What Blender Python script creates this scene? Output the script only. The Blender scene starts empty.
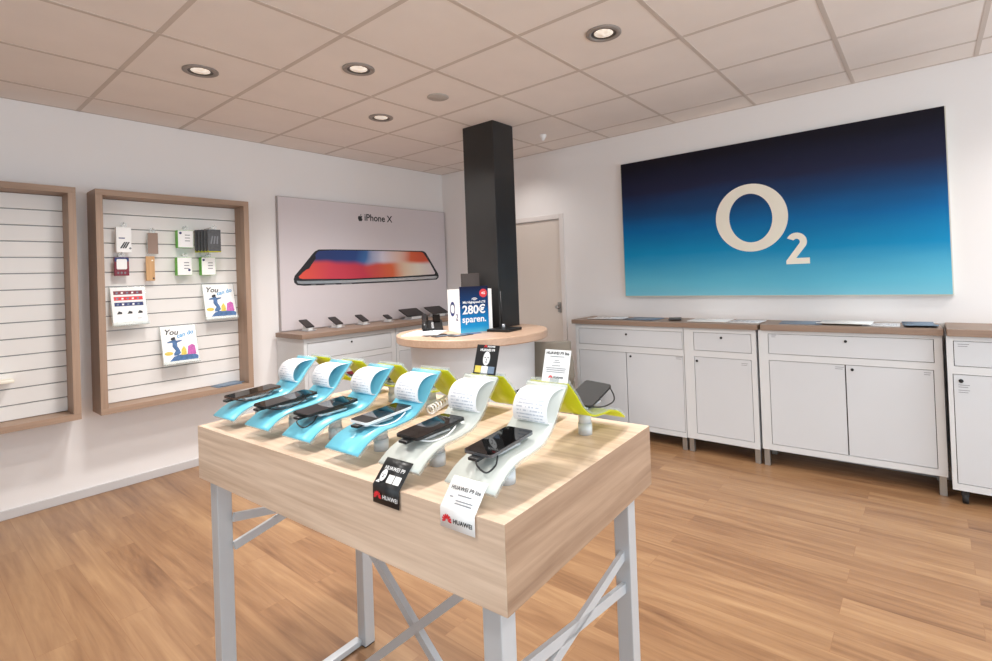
import bpy, bmesh, math, random
from mathutils import Vector, Matrix
random.seed(7)
scene = bpy.context.scene
COL = scene.collection
PI = math.pi
R = math.radians

# ------------------------------------------------------------------ materials
def lin(c):
    out = []
    for v in c[:3]:
        v = v / 255.0
        out.append(v / 12.92 if v <= 0.04045 else ((v + 0.055) / 1.055) ** 2.4)
    return (*out, 1.0)

def new_mat(name):
    m = bpy.data.materials.new(name); m.use_nodes = True
    nt = m.node_tree
    b = nt.nodes['Principled BSDF']
    return m, nt, b

def N(nt, typ, **kw):
    n = nt.nodes.new(typ)
    for k, v in kw.items(): setattr(n, k, v)
    return n

def plain(name, rgb, rough=0.5, metal=0.0, var=0.04, scale=6.0, bump=0.0, bscale=200.0, spec=0.5, coat=0.0):
    m, nt, b = new_mat(name)
    tc = N(nt, 'ShaderNodeTexCoord'); no = N(nt, 'ShaderNodeTexNoise')
    no.inputs['Scale'].default_value = scale; no.inputs['Detail'].default_value = 4
    nt.links.new(tc.outputs['Object'], no.inputs['Vector'])
    rp = N(nt, 'ShaderNodeValToRGB')
    c = lin(rgb)
    rp.color_ramp.elements[0].position = 0.3; rp.color_ramp.elements[1].position = 0.7
    rp.color_ramp.elements[0].color = (*[x * (1 - var) for x in c[:3]], 1)
    rp.color_ramp.elements[1].color = (*[min(1, x * (1 + var)) for x in c[:3]], 1)
    nt.links.new(no.outputs['Fac'], rp.inputs['Fac']); nt.links.new(rp.outputs['Color'], b.inputs['Base Color'])
    b.inputs['Roughness'].default_value = rough; b.inputs['Metallic'].default_value = metal
    b.inputs['Specular IOR Level'].default_value = spec; b.inputs['Coat Weight'].default_value = coat
    if bump > 0:
        n2 = N(nt, 'ShaderNodeTexNoise'); n2.inputs['Scale'].default_value = bscale
        nt.links.new(tc.outputs['Object'], n2.inputs['Vector'])
        bp = N(nt, 'ShaderNodeBump'); bp.inputs['Strength'].default_value = bump; bp.inputs['Distance'].default_value = 0.002
        nt.links.new(n2.outputs['Fac'], bp.inputs['Height']); nt.links.new(bp.outputs['Normal'], b.inputs['Normal'])
    return m

def wood(name, light, dark, grain='y', rough=0.5, fine=26.0, contrast=1.0):
    """grain runs along the given local axis"""
    m, nt, b = new_mat(name)
    tc = N(nt, 'ShaderNodeTexCoord'); mp = N(nt, 'ShaderNodeMapping')
    s = {'x': (1.2, fine, fine), 'y': (fine, 1.2, fine), 'z': (fine, fine, 1.2)}[grain]
    mp.inputs['Scale'].default_value = s
    nt.links.new(tc.outputs['Object'], mp.inputs['Vector'])
    n1 = N(nt, 'ShaderNodeTexNoise'); n1.inputs['Scale'].default_value = 1.0; n1.inputs['Detail'].default_value = 6
    n1.inputs['Roughness'].default_value = 0.65; n1.inputs['Distortion'].default_value = 0.6
    nt.links.new(mp.outputs['Vector'], n1.inputs['Vector'])
    mp2 = N(nt, 'ShaderNodeMapping'); mp2.inputs['Scale'].default_value = tuple(x * (5.0 if x > 2 else 2.2) for x in s)
    nt.links.new(tc.outputs['Object'], mp2.inputs['Vector'])
    n2 = N(nt, 'ShaderNodeTexNoise'); n2.inputs['Scale'].default_value = 1.0; n2.inputs['Detail'].default_value = 3
    nt.links.new(mp2.outputs['Vector'], n2.inputs['Vector'])
    mx = N(nt, 'ShaderNodeMath', operation='MULTIPLY_ADD')
    mx.inputs[1].default_value = 0.45; nt.links.new(n2.outputs['Fac'], mx.inputs[0])
    mu = N(nt, 'ShaderNodeMath', operation='MULTIPLY'); mu.inputs[1].default_value = 0.62
    nt.links.new(n1.outputs['Fac'], mu.inputs[0]); nt.links.new(mu.outputs[0], mx.inputs[2])
    rp = N(nt, 'ShaderNodeValToRGB'); w = 0.2 / contrast
    rp.color_ramp.elements[0].position = 0.53 - w; rp.color_ramp.elements[1].position = 0.53 + w
    rp.color_ramp.elements[0].color = lin(dark); rp.color_ramp.elements[1].color = lin(light)
    nt.links.new(mx.outputs[0], rp.inputs['Fac']); nt.links.new(rp.outputs['Color'], b.inputs['Base Color'])
    b.inputs['Roughness'].default_value = rough
    return m

def floor_material():
    m, nt, b = new_mat('oak_plank_floor')
    tc = N(nt, 'ShaderNodeTexCoord'); mp = N(nt, 'ShaderNodeMapping')
    mp.inputs['Rotation'].default_value = (0, 0, R(90))
    nt.links.new(tc.outputs['Object'], mp.inputs['Vector'])
    br = N(nt, 'ShaderNodeTexBrick'); br.offset = 0.37; br.offset_frequency = 2
    br.inputs['Scale'].default_value = 1.0; br.inputs['Brick Width'].default_value = 1.21; br.inputs['Row Height'].default_value = 0.128
    br.inputs['Mortar Size'].default_value = 0.0012; br.inputs['Mortar Smooth'].default_value = 0.3
    br.inputs['Color1'].default_value = (0.0, 0.0, 0.0, 1); br.inputs['Color2'].default_value = (1, 1, 1, 1)
    br.inputs['Mortar'].default_value = (0.1, 0.1, 0.1, 1)
    nt.links.new(mp.outputs['Vector'], br.inputs['Vector'])
    # per plank offset of the grain
    addv = N(nt, 'ShaderNodeVectorMath', operation='ADD')
    sc = N(nt, 'ShaderNodeVectorMath', operation='SCALE'); sc.inputs['Scale'].default_value = 9.0
    nt.links.new(br.outputs['Color'], sc.inputs[0])
    nt.links.new(tc.outputs['Object'], addv.inputs[0]); nt.links.new(sc.outputs['Vector'], addv.inputs[1])
    mg = N(nt, 'ShaderNodeMapping'); mg.inputs['Scale'].default_value = (13.0, 1.1, 1.0)
    nt.links.new(addv.outputs['Vector'], mg.inputs['Vector'])
    n1 = N(nt, 'ShaderNodeTexNoise'); n1.inputs['Scale'].default_value = 1.0; n1.inputs['Detail'].default_value = 5
    n1.inputs['Distortion'].default_value = 1.1; n1.inputs['Roughness'].default_value = 0.6
    nt.links.new(mg.outputs['Vector'], n1.inputs['Vector'])
    mg2 = N(nt, 'ShaderNodeMapping'); mg2.inputs['Scale'].default_value = (60.0, 3.0, 1.0)
    nt.links.new(addv.outputs['Vector'], mg2.inputs['Vector'])
    n2 = N(nt, 'ShaderNodeTexNoise'); n2.inputs['Scale'].default_value = 1.0; n2.inputs['Detail'].default_value = 3
    nt.links.new(mg2.outputs['Vector'], n2.inputs['Vector'])
    a = N(nt, 'ShaderNodeMath', operation='MULTIPLY'); a.inputs[1].default_value = 0.6
    nt.links.new(n1.outputs['Fac'], a.inputs[0])
    c = N(nt, 'ShaderNodeMath', operation='MULTIPLY_ADD'); c.inputs[1].default_value = 0.22
    nt.links.new(n2.outputs['Fac'], c.inputs[0]); nt.links.new(a.outputs[0], c.inputs[2])
    d = N(nt, 'ShaderNodeMath', operation='MULTIPLY_ADD'); d.inputs[1].default_value = 0.14
    nt.links.new(br.outputs['Color'], d.inputs[0]); nt.links.new(c.outputs[0], d.inputs[2])
    rp = N(nt, 'ShaderNodeValToRGB'); e = rp.color_ramp.elements
    e[0].position = 0.27; e[0].color = lin((110, 77, 52)); e[1].position = 0.67; e[1].color = lin((171, 136, 99))
    x = e.new(0.42); x.color = lin((139, 103, 72)); x = e.new(0.54); x.color = lin((155, 119, 85))
    nt.links.new(d.outputs[0], rp.inputs['Fac'])
    mix = N(nt, 'ShaderNodeMix', data_type='RGBA'); mix.inputs[7].default_value = lin((140, 98, 66))
    mm = N(nt, 'ShaderNodeMath', operation='MULTIPLY'); mm.inputs[1].default_value = 0.6
    nt.links.new(br.outputs['Fac'], mm.inputs[0]); nt.links.new(mm.outputs[0], mix.inputs[0])
    nt.links.new(rp.outputs['Color'], mix.inputs[6]); nt.links.new(mix.outputs[2], b.inputs['Base Color'])
    b.inputs['Roughness'].default_value = 0.36
    return m

def gradient_mat(name, stops, z0, z1, rough=0.45, streak=0.05):
    m, nt, b = new_mat(name)
    tc = N(nt, 'ShaderNodeTexCoord'); sp = N(nt, 'ShaderNodeSeparateXYZ')
    nt.links.new(tc.outputs['Object'], sp.inputs['Vector'])
    mr = N(nt, 'ShaderNodeMapRange'); mr.inputs['From Min'].default_value = z0; mr.inputs['From Max'].default_value = z1
    nt.links.new(sp.outputs['Z'], mr.inputs['Value'])
    mp = N(nt, 'ShaderNodeMapping'); mp.inputs['Scale'].default_value = (1.2, 1.2, 6.0)
    nt.links.new(tc.outputs['Object'], mp.inputs['Vector'])
    no = N(nt, 'ShaderNodeTexNoise'); no.inputs['Scale'].default_value = 1.0; nt.links.new(mp.outputs['Vector'], no.inputs['Vector'])
    ma = N(nt, 'ShaderNodeMath', operation='MULTIPLY_ADD'); ma.inputs[1].default_value = streak
    nt.links.new(no.outputs['Fac'], ma.inputs[0]); nt.links.new(mr.outputs['Result'], ma.inputs[2])
    rp = N(nt, 'ShaderNodeValToRGB'); e = rp.color_ramp.elements
    e[0].position, e[0].color = stops[0][0], lin(stops[0][1]); e[1].position, e[1].color = stops[-1][0], lin(stops[-1][1])
    for q, c in stops[1:-1]: e.new(q).color = lin(c)
    nt.links.new(ma.outputs[0], rp.inputs['Fac']); nt.links.new(rp.outputs['Color'], b.inputs['Base Color'])
    b.inputs['Roughness'].default_value = rough; b.inputs['Specular IOR Level'].default_value = 0.15
    return m

def print_mat(name, paper, ink, rows=14, cols=16, amount=0.45, margin=0.1):
    """rows of small illegible print in UV space"""
    m, nt, b = new_mat(name)
    tc = N(nt, 'ShaderNodeTexCoord'); sp = N(nt, 'ShaderNodeSeparateXYZ'); nt.links.new(tc.outputs['UV'], sp.inputs['Vector'])
    def M(op, a, bb=None):
        n = N(nt, 'ShaderNodeMath', operation=op)
        for i, v in enumerate((a, bb)):
            if v is None: continue
            if isinstance(v, (int, float)): n.inputs[i].default_value = v
            else: nt.links.new(v, n.inputs[i])
        return n.outputs[0]
    u, v = sp.outputs['X'], sp.outputs['Y']
    vr = M('MULTIPLY', v, rows); row = M('FLOOR', vr); fr = M('FRACT', vr)
    line = M('LESS_THAN', fr, 0.42)
    cx = N(nt, 'ShaderNodeCombineXYZ'); nt.links.new(M('MULTIPLY', u, cols), cx.inputs['X']); nt.links.new(M('MULTIPLY', row, 7.31), cx.inputs['Y'])
    no = N(nt, 'ShaderNodeTexNoise'); no.inputs['Scale'].default_value = 1.0; no.inputs['Detail'].default_value = 2; nt.links.new(cx.outputs[0], no.inputs['Vector'])
    word = M('GREATER_THAN', no.outputs['Fac'], 1 - amount)
    ins = M('MULTIPLY', M('MULTIPLY', M('GREATER_THAN', u, margin), M('LESS_THAN', u, 1 - margin)), M('MULTIPLY', M('GREATER_THAN', v, .08), M('LESS_THAN', v, .92)))
    f = M('MULTIPLY', M('MULTIPLY', line, word), ins)
    mix = N(nt, 'ShaderNodeMix', data_type='RGBA'); nt.links.new(f, mix.inputs[0])
    mix.inputs[6].default_value = lin(paper); mix.inputs[7].default_value = lin(ink)
    nt.links.new(mix.outputs[2], b.inputs['Base Color']); b.inputs['Roughness'].default_value = 0.6
    return m

def acrylic(name, rgb, trans=0.35):
    """tinted sheet that lets some light through"""
    m = plain(name, rgb, 0.28, var=0.015, scale=4); nt = m.node_tree; b = nt.nodes['Principled BSDF']; out = nt.nodes['Material Output']
    tl = N(nt, 'ShaderNodeBsdfTranslucent'); mx = N(nt, 'ShaderNodeMixShader'); mx.inputs[0].default_value = trans
    nt.links.new(b.inputs['Base Color'].links[0].from_socket, tl.inputs['Color'])
    nt.links.new(b.outputs[0], mx.inputs[1]); nt.links.new(tl.outputs[0], mx.inputs[2]); nt.links.new(mx.outputs[0], out.inputs['Surface'])
    return m

def clear_mat(name, tint=(235, 240, 240), alpha=0.2, rough=0.08):
    m, nt, b = new_mat(name)
    b.inputs['Base Color'].default_value = lin(tint); b.inputs['Roughness'].default_value = rough
    tr = N(nt, 'ShaderNodeBsdfTransparent'); tr.inputs['Color'].default_value = (0.96, 0.98, 0.98, 1)
    mx = N(nt, 'ShaderNodeMixShader'); mx.inputs[0].default_value = alpha
    no = N(nt, 'ShaderNodeTexNoise'); no.inputs['Scale'].default_value = 40
    out = nt.nodes['Material Output']
    nt.links.new(tr.outputs[0], mx.inputs[1]); nt.links.new(b.outputs[0], mx.inputs[2]); nt.links.new(mx.outputs[0], out.inputs['Surface'])
    return m

def emit_mat(name, rgb, strength):
    m, nt, b = new_mat(name)
    b.inputs['Base Color'].default_value = lin(rgb)
    b.inputs['Emission Color'].default_value = lin(rgb)
    tc = N(nt, 'ShaderNodeTexCoord'); vo = N(nt, 'ShaderNodeTexVoronoi'); vo.inputs['Scale'].default_value = 55
    nt.links.new(tc.outputs['Object'], vo.inputs['Vector'])
    mr = N(nt, 'ShaderNodeMapRange'); mr.inputs['To Min'].default_value = strength * 1.3; mr.inputs['To Max'].default_value = strength * 0.2
    mr.inputs['From Max'].default_value = 0.8
    nt.links.new(vo.outputs['Distance'], mr.inputs['Value']); nt.links.new(mr.outputs[0], b.inputs['Emission Strength'])
    return m

M = {}
M['wall'] = plain('white_wall_paint', (236, 233, 232), 0.7, var=0.012, scale=1.5, bump=0.08, bscale=120)
M['ceil'] = plain('mineral_ceiling_tile', (236, 229, 224), 0.9, var=0.025, scale=3.0, bump=0.15, bscale=160, spec=0.2)
M['tbar'] = plain('ceiling_rail_paint', (203, 192, 183), 0.6, var=0.02)
M['floor'] = floor_material()
M['base'] = plain('skirting_paint', (198, 195, 195), 0.5, var=0.01)
M['oak_y'] = wood('pale_oak_along_length', (225, 202, 180), (188, 160, 136), 'y', 0.45, 18, 1.25)
M['oak_x_shaded'] = wood('oak_across_shaded', (178, 149, 125), (136, 108, 87), 'x', 0.45, 15, 1.2)  # same oak darkened for the table ends, their shade put into the colour
M['frame_x'] = wood('brown_oak_rail', (172, 145, 124), (148, 122, 103), 'x', 0.5, 20)
M['frame_z'] = wood('brown_oak_stile', (172, 145, 124), (148, 122, 103), 'z', 0.5, 20)
M['top_x'] = wood('grey_brown_oak_worktop', (152, 129, 112), (130, 108, 94), 'x', 0.45, 18)
M['top_y'] = wood('grey_brown_oak_counter', (152, 129, 112), (130, 108, 94), 'y', 0.45, 18)
M['counter'] = wood('warm_oak_counter', (202, 173, 150), (180, 149, 126), 'x', 0.4, 16)
M['cab'] = plain('white_lacquer', (211, 213, 215), 0.4, var=0.01)
M['cab_door'] = plain('white_door_lacquer', (205, 208, 212), 0.35, var=0.012, scale=2)
M['gap'] = plain('gap_shade', (70, 66, 62), 0.8)
M['steel'] = plain('brushed_steel', (172, 170, 166), 0.4, metal=0.8, var=0.05)
M['legmetal'] = plain('silver_grey_paint', (192, 196, 200), 0.38, metal=0.25, var=0.02, scale=3)
M['black'] = plain('black_plastic', (22, 22, 23), 0.4, var=0.1)
M['blackmatte'] = plain('black_rubber', (30, 29, 29), 0.7, var=0.1)
M['column'] = plain('black_column_paint', (37, 36, 36), 0.42, var=0.22, scale=2.2, bump=0.2, bscale=9)
M['slat'] = plain('white_slat_board', (232, 229, 226), 0.45, var=0.012, scale=3)
M['groove'] = plain('aluminium_groove', (140, 138, 136), 0.4, metal=0.5)
M['screen'] = plain('glossy_phone_glass', (8, 9, 11), 0.04, var=0.0, spec=0.6)
M['blue'] = acrylic('turquoise_acrylic', (122, 208, 230), .15)
M['yellow'] = acrylic('lime_acrylic', (216, 218, 30), .32)
M['grey'] = acrylic('pale_grey_acrylic', (212, 216, 209), .1)
M['clear'] = clear_mat('clear_acrylic', (228, 232, 230), 0.22)
M['clearfilm'] = clear_mat('clear_film', (240, 242, 242), 0.25)
M['post'] = plain('frosted_post', (206, 210, 214), 0.3, var=0.03, scale=30)
M['silver'] = plain('silver_plastic', (196, 199, 202), 0.25, metal=0.6, var=0.03)
M['gunmetal'] = plain('gunmetal_edge', (120, 122, 126), 0.25, metal=0.7, var=0.03)
M['satin'] = plain('satin_dark_screen', (40, 35, 34), 0.4, var=0.05)
M['white'] = plain('white_plastic', (236, 236, 236), 0.35, var=0.01)
M['whitecard'] = plain('white_card', (243, 243, 242), 0.55, var=0.008)
M['blackcard'] = plain('black_card', (28, 29, 31), 0.4, var=0.05)
M['print'] = print_mat('price_print', (240, 240, 243), (196, 200, 210), 17, 20, 0.55, 0.1)
M['print2'] = print_mat('leaflet_print', (232, 232, 234), (120, 124, 140), 16, 10, 0.52, 0.08)
M['red'] = plain('huge_red_ink', (214, 44, 52), 0.5, var=0.03)
M['ink'] = plain('black_ink', (34, 34, 38), 0.5, var=0.03)
M['greyink'] = plain('grey_ink', (120, 122, 128), 0.5, var=0.03)
M['navyink'] = plain('navy_ink', (28, 44, 104), 0.5, var=0.06)
M['cyanink'] = plain('cyan_ink', (70, 160, 214), 0.5, var=0.08, scale=40)
M['blueink'] = plain('blue_ink', (66, 104, 152), 0.5, var=0.3, scale=40)
M['pinkink'] = plain('magenta_ink', (190, 92, 168), 0.5, var=0.25, scale=60)
M['yellowink'] = plain('ochre_ink', (214, 190, 84), 0.5, var=0.2, scale=60)
M['skin'] = plain('tan_ink', (150, 96, 70), 0.5, var=0.1)
M['cream'] = plain('cream_lettering', (246, 241, 226), 0.5, var=0.02)
M['panel'] = plain('lilac_grey_canvas', (214, 206, 209), 0.6, var=0.012, scale=1)
M['panel_edge'] = plain('canvas_edge', (176, 170, 170), 0.7)
M['edge'] = plain('sign_edge', (205, 204, 190), 0.5)
M['sign'] = gradient_mat('blue_gradient_print', [(0.0, (136, 202, 218)), (0.14, (98, 186, 214)), (0.34, (22, 142, 194)), (0.52, (12, 106, 168)), (0.66, (28, 68, 116)), (0.80, (36, 40, 68)), (1.0, (22, 20, 32))], 0.0, 1.205, 0.4, 0.08)
M['poster'] = gradient_mat('blue_poster_print', [(0.0, (96, 190, 224)), (0.14, (30, 146, 204)), (0.4, (14, 106, 170)), (0.62, (20, 60, 110)), (1.0, (20, 30, 60))], 0.0, 0.345, 0.6, 0.04)
M['green'] = plain('lime_green_card', (104, 190, 62), 0.5, var=0.05)
M['taupe'] = plain('taupe_leather', (150, 128, 116), 0.7, var=0.06, bump=0.3)
M['kraft'] = wood('bamboo_case', (214, 172, 122), (186, 140, 92), 'z', 0.5, 60)
M['maroon'] = plain('maroon_card', (120, 24, 44), 0.45, var=0.15, scale=80)
M['darkgrey'] = plain('dark_grey_card', (74, 74, 76), 0.4, var=0.2, scale=90)
M['slateblue'] = plain('slate_blue_paper', (112, 130, 150), 0.5, var=0.1, scale=30)
M['brown'] = plain('brown_phone_back', (86, 62, 50), 0.25, var=0.25, scale=40)
M['darkbrown'] = plain('dark_brown_plastic', (62, 52, 48), 0.6, var=0.06)
M['chair'] = plain('grey_beige_shell', (140, 133, 121), 0.45, var=0.03)
M['lampring'] = plain('grey_ring_metal', (150, 142, 136), 0.5, metal=0.15, var=0.05)
M['lampin'] = plain('dark_reflector', (92, 84, 78), 0.35, metal=0.5, var=0.1)
M['lamp'] = emit_mat('halogen_lamp', (250, 242, 230), 0.55)
M['speaker'] = plain('speaker_grille', (178, 172, 166), 0.7, var=0.05, scale=300)
M['door'] = plain('cream_door_paint', (219, 209, 200), 0.5, var=0.012, scale=1.2)
M['doorframe'] = plain('door_frame_paint', (226, 220, 217), 0.5, var=0.01)
M['glass'] = clear_mat('window_glass', (240, 245, 245), 0.06, 0.02)
M['rearwall'] = plain('rear_wall_paint', (214, 210, 206), 0.8, var=0.01)

def wallpaper_mat():
    """artwork on the printed phone screen: swirls of navy, red, orange and white"""
    m, nt, b = new_mat('swirl_artwork_print')
    tc = N(nt, 'ShaderNodeTexCoord'); no = N(nt, 'ShaderNodeTexNoise'); no.inputs['Scale'].default_value = 2.2
    nt.links.new(tc.outputs['Object'], no.inputs['Vector'])
    sp = N(nt, 'ShaderNodeSeparateXYZ'); nt.links.new(tc.outputs['Object'], sp.inputs['Vector'])
    def Mt(op, a, bb, cc=None):
        n = N(nt, 'ShaderNodeMath', operation=op)
        for i, v in enumerate((a, bb, cc)):
            if v is None: continue
            if isinstance(v, (int, float)): n.inputs[i].default_value = v
            else: nt.links.new(v, n.inputs[i])
        return n.outputs[0]
    s = Mt('DIVIDE', sp.outputs['X'], 1.68)
    wob = Mt('SUBTRACT', no.outputs['Fac'], 0.5)
    t = Mt('DIVIDE', sp.outputs['Z'], 0.285)
    s2 = Mt('MULTIPLY_ADD', wob, 0.18, s); t2 = Mt('MULTIPLY_ADD', wob, 0.35, t)
    def ramp(stops):
        rp = N(nt, 'ShaderNodeValToRGB'); e = rp.color_ramp.elements
        e[0].position, e[0].color = stops[0][0], lin(stops[0][1]); e[1].position, e[1].color = stops[-1][0], lin(stops[-1][1])
        for q, c in stops[1:-1]: e.new(q).color = lin(c)
        nt.links.new(s2, rp.inputs['Fac']); return rp.outputs['Color']
    top = ramp([(0.0, (40, 48, 96)), (0.36, (36, 66, 128)), (0.46, (60, 108, 168)), (0.58, (214, 208, 222)), (0.7, (226, 190, 176)), (0.8, (216, 98, 58)), (1.0, (206, 78, 54))])
    bot = ramp([(0.0, (222, 84, 66)), (0.2, (208, 66, 84)), (0.45, (196, 56, 78)), (0.62, (220, 104, 62)), (0.72, (226, 196, 170)), (0.85, (232, 222, 206)), (1.0, (220, 206, 210))])
    mr = N(nt, 'ShaderNodeMapRange', interpolation_type='SMOOTHSTEP'); mr.inputs['From Min'].default_value = 0.48; mr.inputs['From Max'].default_value = 0.70
    nt.links.new(t2, mr.inputs['Value'])
    mix = N(nt, 'ShaderNodeMix', data_type='RGBA'); nt.links.new(mr.outputs[0], mix.inputs[0]); nt.links.new(bot, mix.inputs[6]); nt.links.new(top, mix.inputs[7])
    nt.links.new(mix.outputs[2], b.inputs['Base Color']); b.inputs['Roughness'].default_value = 0.5
    return m
M['swirl'] = wallpaper_mat()

# ------------------------------------------------------------------ mesh helpers
class MB:
    def __init__(s): s.bm = bmesh.new(); s.uv = s.bm.loops.layers.uv.new('UVMap')
    def face(s, pts, mi=0, smooth=False):
        f = s.bm.faces.new([s.bm.verts.new(p) for p in pts]); f.material_index = mi; f.smooth = smooth; return f
    def box(s, x0, x1, y0, y1, z0, z1, bevel=0.0, mi=0, mat=None):
        r = bmesh.ops.create_cube(s.bm, size=1.0); vs = r['verts']
        for v in vs: v.co = Vector(((x0 + x1) / 2 + v.co.x * (x1 - x0), (y0 + y1) / 2 + v.co.y * (y1 - y0), (z0 + z1) / 2 + v.co.z * (z1 - z0)))
        fs = {f for v in vs for f in v.link_faces}
        for f in fs: f.material_index = mi
        if bevel > 0:
            es = list({e for v in vs for e in v.link_edges})
            rb = bmesh.ops.bevel(s.bm, geom=es, offset=bevel, segments=2, affect='EDGES', profile=0.6)
            for f in rb['faces']: f.material_index = mi
            vs = list({v for f in rb['faces'] for v in f.verts} | {v for v in vs if v.is_valid})
        if mat is not None:
            for v in vs: v.co = mat @ v.co
        return s
    def prism(s, poly, axis, a0, a1, mi=0):
        """extrude a 2-D polygon along axis ('x': poly is (y,z); 'y': (x,z); 'z': (x,y))"""
        def P(q, a): return {'x': (a, q[0], q[1]), 'y': (q[0], a, q[1]), 'z': (q[0], q[1], a)}[axis]
        A = [s.bm.verts.new(P(q, a0)) for q in poly]; B = [s.bm.verts.new(P(q, a1)) for q in poly]
        n = len(poly); fs = [s.bm.faces.new(A), s.bm.faces.new(B)]
        for i in range(n): fs.append(s.bm.faces.new((A[i], A[(i + 1) % n], B[(i + 1) % n], B[i])))
        for f in fs: f.material_index = mi
        return s
    def ring_prism(s, outer, inner, axis, a0, a1, mi=0):
        def P(q, a): return {'x': (a, q[0], q[1]), 'y': (q[0], a, q[1]), 'z': (q[0], q[1], a)}[axis]
        n = len(outer); V = [[s.bm.verts.new(P(q, a)) for q in pl] for pl in (outer, inner) for a in (a0, a1)]
        oa, ob, ia, ib = V
        for i in range(n):
            j = (i + 1) % n
            for q in ((oa[i], oa[j], ia[j], ia[i]), (ob[i], ib[i], ib[j], ob[j]), (oa[i], ob[i], ob[j], oa[j]), (ia[i], ia[j], ib[j], ib[i])):
                f = s.bm.faces.new(q); f.material_index = mi
        return s
    def lathe(s, prof, c=(0, 0, 0), seg=40, mi=0, smooth=True, caps=True):
        rings = []
        for r, z in prof:
            rings.append([s.bm.verts.new((c[0] + r * math.cos(2 * PI * k / seg), c[1] + r * math.sin(2 * PI * k / seg), c[2] + z)) for k in range(seg)])
        for a, b in zip(rings, rings[1:]):
            for k in range(seg):
                f = s.bm.faces.new((a[k], a[(k + 1) % seg], b[(k + 1) % seg], b[k])); f.smooth = smooth; f.material_index = mi
        if caps:
            for q in (rings[0], rings[-1]):
                f = s.bm.faces.new(q); f.material_index = mi
        return s
    def cyl(s, p0, p1, r, seg=16, mi=0, r1=None):
        p0, p1 = Vector(p0), Vector(p1); d = (p1 - p0); z = d.normalized()
        x = z.orthogonal().normalized(); y = z.cross(x); r1 = r if r1 is None else r1
        A = [s.bm.verts.new(p0 + r * (x * math.cos(2 * PI * k / seg) + y * math.sin(2 * PI * k / seg))) for k in range(seg)]
        B = [s.bm.verts.new(p1 + r1 * (x * math.cos(2 * PI * k / seg) + y * math.sin(2 * PI * k / seg))) for k in range(seg)]
        for k in range(seg):
            f = s.bm.faces.new((A[k], A[(k + 1) % seg], B[(k + 1) % seg], B[k])); f.smooth = True; f.material_index = mi
        for q in (A, B): s.bm.faces.new(q).material_index = mi
        return s
    def bar(s, p0, p1, w, t, up=(0, 0, 1), mi=0):
        """rectangular bar: w across (perpendicular to 'up'), t along the up-ish side"""
        p0, p1 = Vector(p0), Vector(p1); d = (p1 - p0).normalized(); a = d.cross(Vector(up))
        a = a.normalized() if a.length > 1e-6 else d.orthogonal().normalized(); b = a.cross(d)
        q = [(-w / 2, -t / 2), (w / 2, -t / 2), (w / 2, t / 2), (-w / 2, t / 2)]
        A = [s.bm.verts.new(p0 + a * i + b * j) for i, j in q]; B = [s.bm.verts.new(p1 + a * i + b * j) for i, j in q]
        fs = [s.bm.faces.new(A), s.bm.faces.new(B)] + [s.bm.faces.new((A[k], A[(k + 1) % 4], B[(k + 1) % 4], B[k])) for k in range(4)]
        for f in fs: f.material_index = mi
        return s
    def tube(s, pts, r, seg=8, mi=0):
        pts = [Vector(p) for p in pts]; rings = []; n = len(pts); prev = None
        for i, p in enumerate(pts):
            d = (pts[min(i + 1, n - 1)] - pts[max(i - 1, 0)]).normalized()
            x = d.orthogonal().normalized() if prev is None else (prev - d * prev.dot(d)).normalized()
            prev = x; y = d.cross(x)
            rings.append([s.bm.verts.new(p + r * (x * math.cos(2 * PI * k / seg) + y * math.sin(2 * PI * k / seg))) for k in range(seg)])
        for a, b in zip(rings, rings[1:]):
            for k in range(seg):
                f = s.bm.faces.new((a[k], a[(k + 1) % seg], b[(k + 1) % seg], b[k])); f.smooth = True; f.material_index = mi
        for q in (rings[0], rings[-1]): s.bm.faces.new(q).material_index = mi
        return s
    def sheet(s, prof, y0, y1, th, mi=0, off=0.0):
        """a curved sheet: profile in (x,z) swept over y0..y1, thickness th downward; UV along it"""
        n = len(prof); nr = []
        for i in range(n):
            a, b = prof[max(i - 1, 0)], prof[min(i + 1, n - 1)]; dx, dz = b[0] - a[0], b[1] - a[1]; l = math.hypot(dx, dz) or 1
            nr.append((-dz / l, dx / l))
        T = [(p[0] + q[0] * off, p[1] + q[1] * off) for p, q in zip(prof, nr)]
        U = [(p[0] + q[0] * (off - th), p[1] + q[1] * (off - th)) for p, q in zip(prof, nr)]
        acc = [0.0]
        for i in range(1, n): acc.append(acc[-1] + math.hypot(prof[i][0] - prof[i - 1][0], prof[i][1] - prof[i - 1][1]))
        v = [[s.bm.verts.new((q[0], y, q[1])) for q in pl] for pl in (T, U) for y in (y0, y1)]
        t0, t1, u0, u1 = v
        for i in range(n - 1):
            for k, q in enumerate(((t0[i], t0[i + 1], t1[i + 1], t1[i]), (u0[i], u1[i], u1[i + 1], u0[i + 1]))):
                f = s.bm.faces.new(q); f.smooth = True; f.material_index = mi
                uu = ((0, i), (0, i + 1), (1, i + 1), (1, i)) if k == 0 else ((0, i), (1, i), (1, i + 1), (0, i + 1))
                for lp, (a, j) in zip(f.loops, uu): lp[s.uv].uv = (1 - a, acc[j] / acc[-1])
            s.bm.faces.new((t0[i], u0[i], u0[i + 1], t0[i + 1])).material_index = mi
            s.bm.faces.new((t1[i], t1[i + 1], u1[i + 1], u1[i])).material_index = mi
        s.bm.faces.new((t0[0], t1[0], u1[0], u0[0])).material_index = mi
        s.bm.faces.new((t0[-1], u0[-1], u1[-1], t1[-1])).material_index = mi
        return s
    def taper(s, prof, tp):
        x0, x1 = prof[0][0], prof[-1][0]
        for v in s.bm.verts:
            q = min(1, max(0, (v.co.x - x0) / (x1 - x0))); v.co.y *= (tp[0] * (1 - q) + tp[1] * q) / tp[0]
        return s
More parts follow.
